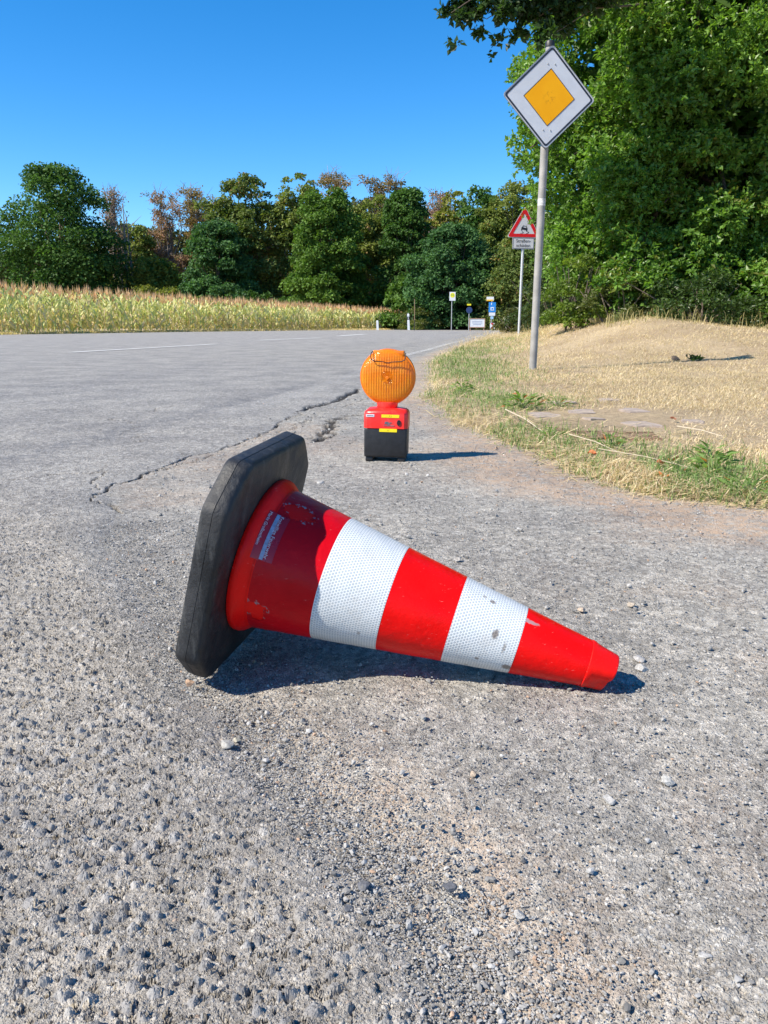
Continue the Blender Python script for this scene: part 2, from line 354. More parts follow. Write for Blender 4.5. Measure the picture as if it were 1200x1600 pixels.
strip('edge_marking', [(.15, 10.77), (.44, 12.4), (.75, 14), (1.43, 18.02), (2.88, 25.9), (4.65, 36), (6.9, 48)], .13, '', .02)

# ------------------------------------------------------------------ loose gravel and single stones
ico = bmesh.new(); bmesh.ops.create_icosphere(ico, subdivisions=1, radius=1); ico.verts.index_update()
IV = np.array([v.co[:] for v in ico.verts]); IF = np.array([[v.index for v in f.verts] for f in ico.faces]); ico.free()
def ground_z(x, y): return 0.0
def gravel_obj(n):
    r = RNG; pts = []
    gyy = np.array([0, .44, .6, .8, 1.0, 1.3, 1.6, 1.9, 2.2]); gxx = np.array([.14, .08, .02, -.13, -.26, -.36, -.5, -.62, -.7])
    n1 = int(n * .62); y = .36 + 1.5 * r.random(n1) ** 1.3; x = np.interp(y, gyy, gxx) + r.normal(0, 1, n1) * np.interp(y, [.4, 1, 2], [.045, .06, .08]); s1 = r.uniform(.0004, .0012, n1) * (1 + 1.6 * (r.random(n1) > .96))
    n2 = n - n1; y2 = np.exp(r.uniform(np.log(.4), np.log(5), n2)); x2 = r.uniform(-.5, 1, n2) * (.3 + .5 * y2); s2 = r.uniform(.0004, .0013, n2) * (1 + 1.2 * (r.random(n2) > .975)) * (1 + .45 * y2)
    m = (x2 < vb(y2)); x2, y2, s2 = x2[m], y2[m], s2[m]
    x = np.concatenate([x, x2]); y = np.concatenate([y, y2]); s = np.concatenate([s1, s2]); N = len(x)
    V = IV[None] * (1 + r.uniform(-.42, .42, (N, len(IV), 1))); sc = r.uniform(.6, 1.3, (N, 1, 3)); sc[:, :, 2] *= .75; V = V * sc
    a = r.uniform(0, 6.28, N); ca, sa = np.cos(a)[:, None], np.sin(a)[:, None]
    V = np.stack([V[..., 0] * ca - V[..., 1] * sa, V[..., 0] * sa + V[..., 1] * ca, V[..., 2]], -1) * s[:, None, None]
    gul = np.exp(-((x - np.interp(y, gyy, gxx)) / np.interp(y, [0, .5, 1, 2], [.05, .06, .075, .1])) ** 2) * (1 - sm(1.7, 2.3, y))
    V += np.stack([x, y, s * .45 - .011 * gul + .0010], -1)[:, None]
    F = IF[None] + (np.arange(N) * len(IV))[:, None, None]
    g = r.uniform(.14, .38, N)[:, None] ** 1 * np.array([[1, .975, .93]]); k = r.random(N)
    g = np.where((k > .965)[:, None], np.array([[.42, .29, .20]]) * r.uniform(.7, 1.2, (N, 1)), g); g = np.where((k < .10)[:, None], np.array([[.42, .41, .39]]), g)
    t = NT('gravel_stone'); t.bsdf(Base_Color=t.attr('col', False), Roughness=.8, Specular_IOR_Level=.3)
    o = link('loose_gravel', make_mesh('loose_gravel', V.reshape(-1, 3), F.reshape(-1, 3), t.m, {'col': np.repeat(g, len(IV), 0)})); tag(o, 'fine loose gravel and grit strewn over the broken asphalt', 'gravel', kind='stuff')
gravel_obj(52000)

def stone(x, y, s, col, label, seed, flat=.7, z=0.0, rot=None):
    r = np.random.default_rng(seed); bm = bmesh.new(); bmesh.ops.create_icosphere(bm, subdivisions=3, radius=1)
    for _ in range(11):                       # flat fracture planes
        n = Vector(r.normal(size=3)).normalized(); d = r.uniform(.42, .78)
        for v in bm.verts:
            k = v.co.dot(n) - d
            if k > 0: v.co -= n * k
    for v in bm.verts: v.co *= 1 + .06 * (r.random() - .5); v.co.x *= 1.25; v.co.z *= flat
    bm.verts.index_update()
    V = np.array([v.co[:] for v in bm.verts]) * s; F = np.array([[v.index for v in f.verts] for f in bm.faces]); bm.free()
    V[:, 2] -= V[:, 2].min() + s * .12
    mt = simple('stone_surface', tuple(v * .78 for v in col), .9, var=.3, vs=300, bump=(900, .0006))
    o = link('stone', make_mesh('stone', V, F, mt)); o.location = (x, y, z); o.rotation_euler = (0, 0, rot if rot is not None else r.uniform(0, 6))
    tag(o, label, 'stone', 'single stones lying loose on the asphalt')
STN = [(-.254, .950, .0070, (.50, .33, .22), 'orange brown stone right under the bottom corner of the black cone base'),
 (-.177, .803, .0085, (.43, .42, .39), 'pale angular stone on the grit in front of the cone base'),
 (-.169, .815, .0045, (.5, .46, .36), 'tiny cream pebble touching the pale angular stone before the cone base'),
 (.351, .992, .0095, (.45, .44, .42), 'pale stone nearest beside the tip of the fallen cone, front one of the pair'),
 (.356, 1.024, .0085, (.42, .41, .40), 'grey flat stone just behind the pale stone beside the cone tip'),
 (.292, .724, .0068, (.50, .49, .46), 'small whitish stone alone on the asphalt below and right of the cone tip'),
 (.222, .693, .0085, (.48, .47, .45), 'light grey lumpy stone on the asphalt below the cone tip, larger of two'),
 (-.012, .503, .0058, (.40, .42, .45), 'bluish grey pebble in the gravel strip low in the foreground'),
 (-.013, .49, .0038, (.52, .32, .22), 'small orange pebble just below the bluish pebble in the gravel strip'),
 (.326, 1.219, .0075, (.50, .40, .31), 'tan pebble on the asphalt behind the tip end of the cone'),
 (.415, 1.245, .0070, (.42, .36, .29), 'brownish flat pebble to the right behind the cone tip'),
 (.108, .537, .0045, (.52, .50, .47), 'small bright pebble on the asphalt low right of the gravel strip'),
 (.24, .494, .0045, (.50, .49, .47), 'small bright pebble near the bottom right of the road'),
 (-.002, .796, .0040, (.42, .41, .39), 'small grey stone on the asphalt below the white bands of the cone'),
 (-.016, .574, .0065, (.16, .165, .18), 'dark pointed stone at the edge of the gravel strip'),
 (.02, .53, .0045, (.47, .46, .44), 'pale chip in the gravel strip right of the dark pointed stone'),
 (-.189, 2.283, .011, (.45, .44, .42), 'grey stone on the asphalt between cone base and warning lamp'),
 (.147, 1.507, .008, (.40, .38, .36), 'small stone on the asphalt behind the middle of the cone'),
 (.093, .738, .0038, (.46, .37, .28), 'tiny tan pebble on plain asphalt below the cone middle'),
 (.269, 1.234, .0055, (.46, .45, .43), 'pale chip on the asphalt close behind the scuffed upper edge of the cone'),
 (.055, .565, .0065, (.15, .155, .17), 'dark round stone set in the asphalt right of the gravel strip'),
 (-.03, .545, .0060, (.15, .16, .18), 'dark bluish stone bedded left of the gravel strip')]
for i, (x, y, s, c, lab) in enumerate(STN): stone(x, y, s, c, lab, 100 + i, z=-.006 if (x < .03 and y < .95) else -.001)

# ------------------------------------------------------------------ traffic cone
def build_cone():
    A = Vector((.94213, -.21401, -.25805)).normalized(); Wv = Vector((.23169, .97197, .0398)); Wv = (Wv - A * Wv.dot(A)).normalized(); Vv = Wv.cross(A) * -1
    if Vv.z < 0: Vv = -Vv
    O = Vector((-.17104, 1.04492, .15042))
    # root at ground below; local frame x=W, y=V, z=A
    M = Matrix(((Wv.x, Vv.x, A.x, O.x), (Wv.y, Vv.y, A.y, O.y), (Wv.z, Vv.z, A.z, O.z), (0, 0, 0, 1)))
    if M.to_3x3().determinant() < 0: flip = True
    base = Vector((O.x, O.y, 0))
    root = empty('traffic_cone', base, 'red and white banded traffic cone lying tipped over with its black rubber base upright', 'traffic cone')
    T = Matrix.Translation(-base) @ M
    def put(mb, name, mat, label=None, smooth=True, parent=None):
        mb.V = [np.array([T @ Vector(v) for v in np.concatenate(mb.V)])]; return mb.obj(name, mat, parent or root, label, smooth)
    # rubber base: square with cut corners, rounded rims, seam line
    s, c, th = .3042, .050, .036; h = s / 2
    def octo(h, c): return [(-h + c, -h), (h - c, -h), (h, -h + c), (h, h - c), (h - c, h), (-h + c, h), (-h, h - c), (-h, -h + c)]
    prof = [(0, -.6, 0), (0.012, -.6, 0), (.006, 0, 0), (0, .6, 0), (-.0, 1, 0)]
    rings = []
    for inset, z in ((.030, -th - .0), (.008, -th), (.0025, -th + .002), (.0005, -th + .006), (0, -th * .50 - .0007), (.0006, -th * .5), (0, -th * .5 + .0007), (.0005, -.008), (.002, -.004), (.0055, -.0010), (.010, 0), (.03, .0008)):
        P = []; o8 = octo(h - inset, c - inset * .45)
        for i in range(8):
            a = Vector(o8[i]); b = Vector(o8[(i + 1) % 8]); p = Vector(o8[i - 1]); L1 = (b - a).normalized(); L0 = (p - a).normalized()
            for q in (a + L0 * .006, a + (L0 + L1) * .0022, a + L1 * .006):
                P.append(q)
            for k in range(1, 14):
                q0 = a + L1 * .006; q1 = b - L1 * .006; P.append(q0.lerp(q1, k / 14))
        rings.append([(q.x, q.y, z) for q in P])
    mb = MB(); n = len(rings[0]); V = [v for r in rings for v in r]; V = np.array(V)
    wob = .0014 * (fbm(V[:, 0] * 30 + 9, V[:, 1] * 30 + V[:, 2] * 60, 3) - .47) * 2; V[:, :2] *= (1 + wob / .15)[:, None]; V[:, 2] += wob * .6
    F = [(i * n + k, i * n + (k + 1) % n, (i + 1) * n + (k + 1) % n, (i + 1) * n + k) for i in range(len(rings) - 1) for k in range(n)]
    F += [tuple(range(n - 1, -1, -1)), tuple((len(rings) - 1) * n + k for k in range(n))]
    mb.add(V, F)
    t = NT('black_rubber'); o = t.obj(); nz = t.noise(o, 18, 6, .7)
    col = t.mix(t.ramp(nz, .35, .7), (.009, .0095, .011), (.028, .029, .032)); st = t.n('ShaderNodeMapping', ins={'Vector': o, 'Scale': (90, 90, 14)}).outputs[0]
    col = t.mix(t.ramp(t.noise(st, 1.0, 5, .7), .5, .78, 0, .6), col, (.10, .10, .095)); col = t.mix(t.ramp(t.noise(o, 7, 4, .6), .52, .75, 0, .35), col, (.13, .10, .07))
    col = t.mix(t.ramp(t.noise(o, 700, 3, .7), .66, .75, 0, .6), col, (.32, .29, .25))
    t.bsdf(Base_Color=col, Roughness=t.ramp(nz, .3, .7, .45, .7), Normal=t.bump(t.math('ADD', t.noise(o, 160, 5, .7), t.math('MULTIPLY', t.noise(o, 25, 3), 2)), .0012))
    put(mb, 'base_plate', t.m)
    # red plastic shell
    R0, Rt, t0, t5 = .1012, .0250, 0.0, .490
    def rr(z): return .0844 + (.0253 - .0844) * (z - .1087) / (.4883 - .1087)
    def plastic(name, col, rough=.34, scr=.5):
        t = NT(name); o = t.obj(); nz = t.noise(o, 14, 5, .6)
        m = t.n('ShaderNodeMapping', ins={'Vector': o, 'Scale': (60, 60, 260), 'Rotation': (.3, .5, .2)}).outputs[0]
        c = t.mix(t.ramp(nz, .3, .7), tuple(v * .86 for v in col), col)
        c = t.mix(t.ramp(t.noise(m, 1.5, 6, .75), .625, .72, 0, scr), c, (.75, .45, .40))
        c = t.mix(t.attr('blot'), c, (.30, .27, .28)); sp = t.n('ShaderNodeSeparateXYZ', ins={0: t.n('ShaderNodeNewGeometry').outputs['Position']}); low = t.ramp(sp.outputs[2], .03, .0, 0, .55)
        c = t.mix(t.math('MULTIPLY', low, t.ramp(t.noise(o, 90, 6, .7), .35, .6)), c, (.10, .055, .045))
        t.bsdf(Base_Color=c, Roughness=t.ramp(nz, .3, .7, rough * .8, rough * 1.3), Specular_IOR_Level=.18, Normal=t.bump(t.noise(o, 35, 4), .0018))
        return t.m
    body_m = plastic('fluorescent_red_plastic', (.96, .007, .005), .4); film_m = plastic('shaded_red_film', (.60, .002, .008), .35, .3); band_r = plastic('bright_red_film', (.78, .003, .003), .33, .55)  # film by the base is darker: the plate's shadow put into its red
    mb = MB(); prof = [(.060, .0015), (.1075, .0015), (.1085, .003), (.1085, .008), (.1070, .012), (.1035, .0165), (.1005, .020), (.0985, .0225), (.0978, .0245)]
    prof += [(rr(z), z) for z in (.028, .06, .10, .15, .2, .25, .3, .35, .4, .44, .4585)]
    prof += [(rr(.460) + .0016, .4600), (rr(.465) + .0018, .464), (rr(.466) + .0006, .4665), (rr(.488), .4875), (rr(.49) - .0012, .4895), (.019, .4900), (.0185, .480), (.0165, .44), (0.001, .43)]
    mb.lathe([(r, z) for r, z in prof], 96)
    V = np.concatenate(mb.V); ph = np.arctan2(V[:, 1], V[:, 0]); tip = sm(.462, .489, V[:, 2])
    V[:, :2] *= (1 - tip * (.085 * np.cos(3 * (ph + 2.7)) + .075 * np.cos(5 * ph + 1)))[:, None]; V[:, 2] += tip * .006 * np.cos(ph - 2.2)
    dent = np.exp(-(((ph + np.pi * .92 + np.pi) % (2 * np.pi) - np.pi) / .28) ** 2) * np.exp(-((V[:, 2] - .481) / .008) ** 2); V[:, :2] *= (1 - .22 * dent)[:, None]
    mb.V = [V]; put(mb, 'cone_body', body_m)
    put(MB().lathe([(.1094, .0300), (.1094, .0301)], 4) if False else MB().lathe([(rr(.0250) + .0011, .0245), (rr(.0262) + .0008, .0262)], 96), 'collar_rim', body_m)
    # film sleeves as fine grids on the cone, cells removed where the film is torn
    def sleeve(name, z0, z1, mat, off, tear=None, label=None, blots=None, wav=.0012):
        nz_, na = max(8, int((z1 - z0) / .0016)), 340
        Z, P = np.meshgrid(np.linspace(z0, z1, nz_), np.linspace(0, 2 * np.pi, na, endpoint=False), indexing='ij')
        nzv = .0004 * (fbm(np.cos(P) * 4 + 9, np.sin(P) * 4 + Z * 60, 12) - .47)
        R = rr(Z) + off + nzv; ed = np.minimum((Z - z0), (z1 - Z)); 
        V = np.stack([R * np.cos(P), R * np.sin(P), Z], -1).reshape(-1, 3)
        i = np.arange(nz_ * na).reshape(nz_, na); j = np.roll(i, -1, 1); Q = np.stack([i[:-1], j[:-1], j[1:], i[1:]], -1).reshape(-1, 4)
        if tear is not None:
            fz = Z.ravel()[Q].mean(1); fp = P.ravel()[Q[:, 0]]; Q = Q[~tear(fz, fp)]
        uv = np.stack([P.ravel() * (rr((z0 + z1) / 2)), Z.ravel()], 1)
        at = {'blot': (blots(Z.ravel(), P.ravel()) if blots else np.zeros(Z.size))}
        Vw = np.array([T @ Vector(v) for v in V]); me = make_mesh(name, Vw, Q, mat, at, smooth=True, uv=uv)
        return link(name, me, root, label)
    def blob(z, p, zc, pc, rz, sd):         # irregular patch in metres on the surface
        dp = ((p - pc + np.pi) % (2 * np.pi) - np.pi) * rr(zc); w = .45 * (fbm(z * 260 + sd, p * 22 + sd, sd) - .47) * 2
        return np.hypot((z - zc) / rz[0], dp / rz[1]) + w
    # angles: pi = towards the viewer (-W), pi/2 = top
    def tear1(z, p): return (blob(z, p, .031, 3.50, (.021, .011), 3) < 1) | (blob(z, p, .040, 3.62, (.008, .012), 9) < 1) | (blob(z, p, .052, 1.93, (.020, .013), 5) < 1)
    def rim1(z, p):
        m = [blob(z, p, .031, 3.50, (.021, .011), 3), blob(z, p, .040, 3.62, (.008, .012), 9), blob(z, p, .052, 1.93, (.020, .013), 5)]
        m = np.minimum.reduce(m); return (m < 1.17) * sm(.5, .6, fbm(z * 300, p * 30, 61)) * .9
    sleeve('red_band', .0262, .1087, film_m, .0007, tear1, 'red film band next to the base with torn patches, plate shade put into its darker red', rim1)
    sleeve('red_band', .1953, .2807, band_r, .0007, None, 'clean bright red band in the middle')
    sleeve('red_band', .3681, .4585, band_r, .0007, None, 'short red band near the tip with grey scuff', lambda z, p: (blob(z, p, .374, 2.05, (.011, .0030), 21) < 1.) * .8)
    t = NT('honeycomb_reflective_white'); uvn = t.n('ShaderNodeUVMap', uv_map='UVMap').outputs[0]
    def hexd(ox, oy):
        mp = t.n('ShaderNodeMapping', ins={'Vector': uvn, 'Location': (ox, oy, 0), 'Scale': (1 / .0040, 1 / .00693, 1)}).outputs[0]
        fr = t.n('ShaderNodeVectorMath', operation='FRACTION', ins={0: mp}).outputs[0]; sb = t.n('ShaderNodeVectorMath', operation='SUBTRACT', ins={0: fr, 1: (.5, .5, 0)}).outputs[0]
        sc = t.n('ShaderNodeVectorMath', operation='MULTIPLY', ins={0: sb, 1: (1, 1.732, 0)}).outputs[0]; return t.n('ShaderNodeVectorMath', operation='LENGTH', ins={0: sc}).outputs['Value']
    d = t.math('MINIMUM', hexd(0, 0), hexd(.5, .5)); dot = t.ramp(d, .40, .28); o = t.obj()
    c = t.mix(t.math('MULTIPLY', dot, .8), (.70, .72, .72), (.36, .41, .45)); c = t.mix(t.ramp(t.noise(o, 22, 6, .7), .5, .8, 0, .4), c, (.42, .38, .32))
    c = t.mix(t.ramp(t.noise(o, 130, 5, .7), .66, .72, 0, .8), c, (.26, .19, .13))
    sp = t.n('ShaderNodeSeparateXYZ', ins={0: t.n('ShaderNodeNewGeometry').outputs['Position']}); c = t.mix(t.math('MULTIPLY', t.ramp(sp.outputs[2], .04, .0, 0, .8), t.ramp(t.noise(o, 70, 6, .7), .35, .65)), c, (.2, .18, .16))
    c = t.mix(t.attr('blot'), c, (.15, .115, .09)); t.bsdf(Base_Color=c, Roughness=.4, Normal=t.bump(t.math('ADD', t.math('MULTIPLY', dot, .15), t.noise(o, 40, 4)), .0010))
    def bl(lst): return lambda z, p: np.clip(sum((1 - sm(.7, 1.05, blob(z, p, *q))) * w for q, w in lst), 0, .85)
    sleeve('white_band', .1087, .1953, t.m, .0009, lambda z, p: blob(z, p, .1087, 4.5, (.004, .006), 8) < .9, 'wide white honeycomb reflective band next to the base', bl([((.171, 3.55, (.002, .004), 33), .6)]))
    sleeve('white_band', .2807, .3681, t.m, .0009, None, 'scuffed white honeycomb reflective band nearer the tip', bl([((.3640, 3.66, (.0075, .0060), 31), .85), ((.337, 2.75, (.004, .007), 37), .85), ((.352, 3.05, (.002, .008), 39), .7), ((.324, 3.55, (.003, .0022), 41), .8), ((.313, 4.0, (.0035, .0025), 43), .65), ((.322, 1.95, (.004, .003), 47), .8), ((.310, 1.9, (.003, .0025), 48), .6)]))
    # sticker with lettering
    def onc(u, v, off):                     # u metres downward round the cone, v metres towards the tip
        z = .0255 + v; p = 2.12 + u / .098; r = max(rr(z), .0955 if z < .03 else 0) + off; return (r * math.cos(p), r * math.sin(p), z)
    def patch(name, u0, u1, v0, v1, off, mat, parent, label=None, sk=0.0):
        mb = MB(); nu, nv = 30, 8; V = [onc(u0 + (u1 - u0) * a / nu + sk * b / nv, v0 + (v1 - v0) * b / nv, off + .0022 * sm(.003, -.006, v0 + (v1 - v0) * b / nv)) for b in range(nv + 1) for a in range(nu + 1)]
        F = [(b * (nu + 1) + a, b * (nu + 1) + a + 1, (b + 1) * (nu + 1) + a + 1, (b + 1) * (nu + 1) + a) for b in range(nv) for a in range(nu)]; mb.add(V, F)
        return put(mb, name, mat, label, True, parent)
    st_m = simple('red_sticker', (.40, .008, .022), .3, var=.1); gr_m = simple('grey_strip', (.34, .37, .50), .4, var=.2, vs=200); wl = simple('white_lettering', (.75, .70, .74), .4, var=.05)
    stk = patch('sticker', 0, .066, -.012, .020, .0016, st_m, root, 'dark red fire service sticker with white lettering')
    patch('reflective_strip', .001, .065, .0030, .0078, .0021, gr_m, stk)
    for body, v, w_, off in (('Freiwillige Feuerwehr', .0103, .060, .0030), ('Markt Großostheim', -.0045, .046, .0028)):
        Vt, Ft = text_np(body, .01); k = w_ / (Vt[:, 0].max() - Vt[:, 0].min()); Vt = Vt * np.array([k, min(k, 1.0) * .95, 0]); Vt[:, 0] -= Vt[:, 0].min()
        mb = MB(); mb.add([onc(.003 + x, v + y, off + .0022 * float(sm(.003, -.006, v + y))) for x, y, _ in Vt], Ft); put(mb, 'lettering', wl, None, False, stk)
build_cone()

# ------------------------------------------------------------------ warning lamp
def build_lamp():
    root = empty('warning_lamp', (.0085, 2.70, 0), 'portable roadwork warning lamp with round amber lens on a red and black battery box', 'warning lamp', rot=(0, math.radians(1.0), math.radians(-6)))
    blk = simple('black_box_plastic', (.012, .012, .014), .5, var=.3, vs=60, bump=(300, .0005)); red = simple('lamp_red_plastic', (.85, .022, .015), .35, var=.08, vs=30, bump=(60, .0006), dirt=((.4, .2, .15), 25, .3))
    MB().box((0, 0, .066), (.146, .105, .102), b=.008).obj('battery_box', blk, root, smooth=True)
    for sx in (-1, 1): MB().box((sx * .055, -.002, .008), (.026, .09, .018), b=.004).obj('foot', blk, root, smooth=True)
    # red hood slopes in towards the neck
    mb = MB(); P = lambda hx, hy, z, c=.012: [(-hx + c, -hy, z), (hx - c, -hy, z), (hx, -hy + c, z), (hx, hy - c, z), (hx - c, hy, z), (-hx + c, hy, z), (-hx, hy - c, z), (-hx, -hy + c, z)]
    rings = [P(.0745, .054, .1145), P(.0745, .054, .160), P(.072, .052, .169), P(.064, .045, .1765), P(.040, .036, .180, .010)]; V = [v for r in rings for v in r]
    F = [(i * 8 + k, i * 8 + (k + 1) % 8, (i + 1) * 8 + (k + 1) % 8, (i + 1) * 8 + k) for i in range(4) for k in range(8)] + [tuple(range(7, -1, -1)), tuple(32 + k for k in range(8))]
    mb.add(V, F); mb.obj('red_hood', red, root, smooth=True)
    mb = MB(); mb.lathe([(.034, .178), (.035, .180), (.035, .188), (.036, .190), (.036, .199), (.030, .200), (0.001, .2005)], 32, Matrix.Scale(1.0, 4) @ Matrix.Scale(.75, 4, (0, 1, 0))); mb.obj('neck', red, root, smooth=True)
    # amber lens: two fluted shells on a rim ring
    t = NT('amber_lens'); o = t.obj(); sx = t.n('ShaderNodeSeparateXYZ', ins={0: o})
    col = t.mix(t.ramp(t.noise(o, 25, 3), .3, .7), (.93, .27, .004), (.98, .40, .012)); ptn = t.math('SINE', t.math('MULTIPLY', sx.outputs[2], 1300.0)); col = t.mix(t.ramp(ptn, .2, 1, 0, .35), col, (.75, .17, .0))
    p = t.n('ShaderNodeBsdfPrincipled', ins={'Base Color': col, 'Roughness': .14, 'Coat Weight': .5, 'Coat Roughness': .05, 'IOR': 1.5, 'Normal': t.bump(ptn, .0004, .6)})
    tl = t.n('ShaderNodeBsdfTranslucent', ins={'Color': (.98, .38, .0, 1)}); mx = t.n('ShaderNodeMixShader', ins={0: .42, 1: p.outputs[0], 2: tl.outputs[0]}); t.t.links.new(mx.outputs[0], t.out.inputs[0])
    R = .0895; zc = .283
    lens = None
    for sgn in (-1, 1):
        g = 120; rr_, aa = np.meshgrid(np.linspace(0, 1, g), np.linspace(0, 2 * np.pi, 180, endpoint=False), indexing='ij')
        x = R * rr_ * np.cos(aa); z = R * rr_ * np.sin(aa)
        dep = .012 + .017 * np.sqrt(np.clip(1 - rr_ ** 2.6, 0, 1))
        fl = .0016 * np.abs(np.sin(x / .0085 * np.pi)) * (rr_ > .22) * (rr_ < .95); ring = .0014 * np.cos(rr_ * R / .0045 * 2 * np.pi) * (rr_ <= .24); dep = dep + fl + ring
        V = np.stack([x, sgn * dep, z + zc], -1).reshape(-1, 3); i = np.arange(g * 180).reshape(g, 180); j = np.roll(i, -1, 1); Q = np.stack([i[:-1], j[:-1], j[1:], i[1:]], -1).reshape(-1, 4)
        l = link('lens', make_mesh('lens', V, Q if sgn > 0 else Q[:, ::-1], t.m, smooth=True), root)
        if sgn < 0: lens = l
    mb = MB(); RM = Matrix.Translation((0, 0, zc)) @ Matrix.Rotation(math.pi / 2, 4, 'X')
    mb.lathe([(R * .96, -.0125), (R + .0035, -.012), (R + .005, -.006), (R + .005, .006), (R + .0035, .012), (R * .96, .0125)], 72, RM)
    rim_m = simple('amber_rim', (.85, .20, .006), .25, var=.1, vs=20); mb.obj('lens_rim', rim_m, root, smooth=True)
    MB().box((0, 0, .209), (.058, .030, .024), b=.005).obj('lens_socket', red, root, smooth=True)
    # reflector core seen as darker shape
    MB().lathe([(.001, -.0345), (.006, -.0342), (.0062, -.0325)], 20, RM @ Matrix.Rotation(math.pi, 4, 'X')).obj('lens_boss', rim_m, root, smooth=True)
    dk = simple('dark_amber', (.30, .055, .004), .4)
    mb = MB(); mb.box((0, -.0145, .2065), (.007, .004, .010), b=.001); mb.obj('screw', dk, root)
    Vt, Ft = text_np('20 40', .011); mb = MB(); mb.add([(x, -.0325, zc - .019 + y) for x, y, _ in Vt], Ft); mb.obj('moulded_mark', dk, lens)
    # grip on top with wire handle
    mb = MB(); mb.box((.002, 0, .362), (.106, .034, .018), b=.004); mb.obj('top_grip', rim_m, root, smooth=True)
    mb = MB(); x0 = .0575; pts = [(-x0 + .006, -.015, .3675), (-x0, -.020, .364), (-x0 - .001, -.030, .350), (-x0 + .002, -.036, .342), (-x0 + .012, -.0365, .3365), (-.012, -.0375, .3345), (-.006, -.038, .3315), (.006, -.038, .3315), (.012, -.0375, .3345), (x0 - .012, -.0365, .3365), (x0 - .002, -.036, .342), (x0 + .001, -.030, .350), (x0, -.020, .364), (x0 - .006, -.015, .3675)]
    mb.tube([(x + .002, y, z) for x, y, z in pts], .0016, 8); mb.obj('wire_handle', simple('dark_wire', (.03, .028, .028), .4, .6), root, smooth=True)
    # stickers, emblem, key switch
    ye = simple('yellow_label', (.86, .66, .01), .4, var=.06); wh = simple('white_label', (.70, .70, .74), .45, var=.05); ink = simple('grey_ink', (.14, .13, .14), .6)
    s1 = MB().box((.016, -.0545, .1565), (.060, .0012, .0105), b=.0004).obj('sticker', ye, root, 'yellow sticker on the red hood')
    s2 = MB().box((.009, -.0533, .1085), (.060, .0012, .0115), b=.0004).obj('sticker', ye, root, 'yellow sticker on the black box')
    s3 = MB().box((-.0525, -.0545, .1570), (.028, .0012, .0085), b=.0004).obj('sticker', wh, root, 'small white sticker on the red hood')
    for par, x, z, body, sz, m in ((s1, .016, .1565, 'K2', .008, simple('brown_ink', (.35, .22, .02), .6)), (s2, .009, .1085, 'K2', .006, simple('brown_ink', (.35, .22, .02), .6)), (s3, -.0525, .157, 'bakofox', .0045, ink)):
        if body == 'bakofox':
            mb = MB(); mb.box((x, -.0553, z), (.022, .0004, .0022)); mb.obj('print_line', ink, par); continue
        Vt, Ft = text_np(body, sz); MB().add([(x + a, -.0554 if par is s1 else -.0542, z + b) for a, b, _ in Vt], Ft).obj('print', m, par)
    mb = MB()
    for (x, z, w, h_) in ((.002, .1335, .012, .009), (.010, .131, .012, .008), (.006, .1365, .010, .004), (.018, .1345, .008, .004)):
        mb.prism([(x - w / 2, z - h_ / 2), (x + w / 2, z - h_ / 2 + .001), (x + w / 2 - .003, z + h_ / 2), (x - w / 2 + .002, z + h_ / 2)], -.0549 - .0001 * len(mb.V), -.054, Matrix(((1, 0, 0, 0), (0, 0, 1, 0), (0, 1, 0, 0), (0, 0, 0, 1))))
    mb.box((.012, -.0546, .1245), (.036, .0008, .0018)); mb.obj('emblem', simple('emblem_grey', (.18, .16, .19), .5, var=.4, vs=120), root)
    mb = MB(); RS = Matrix.Translation((.045, -.0535, .135)) @ Matrix.Rotation(math.pi / 2, 4, 'X') @ Matrix.Scale(1.55, 4, (0, 1, 0))
    mb.lathe([(.0065, -.001), (.0065, .003), (.0050, .0035), (.0045, .002), (.001, .002)], 24, RS); mb.obj('key_switch', blk, root, smooth=True)
build_lamp()

# ------------------------------------------------------------------ road signs
steel = simple('galvanised_steel', (.31, .295, .27), .65, .1, var=.18, vs=9, bump=(60, .001), dirt=((.30, .28, .24), 4, .5))
alu_b = simple('sign_back_grey', (.35, .36, .37), .5, .4)
wht = simple('sign_white', (.56, .58, .62), .7, var=.05, vs=12, dirt=((.45, .44, .42), 6, .35)); blkp = simple('sign_black', (.018, .022, .035), .45)
def rounded(poly, r, n=6):
    out = []; N = len(poly)
    for i in range(N):
        a = Vector(poly[i]); p = (Vector(poly[i - 1]) - a).normalized(); q = (Vector(poly[(i + 1) % N]) - a).normalized(); half = math.acos(max(-1, min(1, p.dot(q)))) / 2
        d = r / math.tan(half); c = a + (p + q).normalized() * (r / math.sin(half)); s0 = a + p * d - c; s1 = a + q * d - c
        a0 = math.atan2(s0.y, s0.x); a1 = math.atan2(s1.y, s1.x); da = (a1 - a0 + math.pi) % (2 * math.pi) - math.pi
        for k in range(n + 1): w = a0 + da * k / n; out.append((c.x + r * math.cos(w), c.y + r * math.sin(w)))
    return out
FR = Matrix(((1, 0, 0, 0), (0, 0, -1, 0), (0, 1, 0, 0), (0, 0, 0, 1)))     # plan (x,y,z) -> faces -Y: x, -z?, y
def face(mb, poly, d0, d1, c=(0, 0)):       # extrude in the sign plane, d = distance in front of the plate
    return mb.prism([(x + c[0], y + c[1]) for x, y in poly], d0, d1, FR)
def ringface(mb, outer, inner, d0, d1):
    n = len(outer); V = [(x, -d1, y) for x, y in outer] + [(x, -d1, y) for x, y in inner] + [(x, -d0, y) for x, y in outer] + [(x, -d0, y) for x, y in inner]
    F = []
    for i in range(n):
        j = (i + 1) % n; F += [(i, j, n + j, n + i), (2 * n + i, 2 * n + j, j, i), (n + i, n + j, 3 * n + j, 3 * n + i)]
    return mb.add(V, F)
def dia(h): return [(0, -h), (h, 0), (0, h), (-h, 0)]

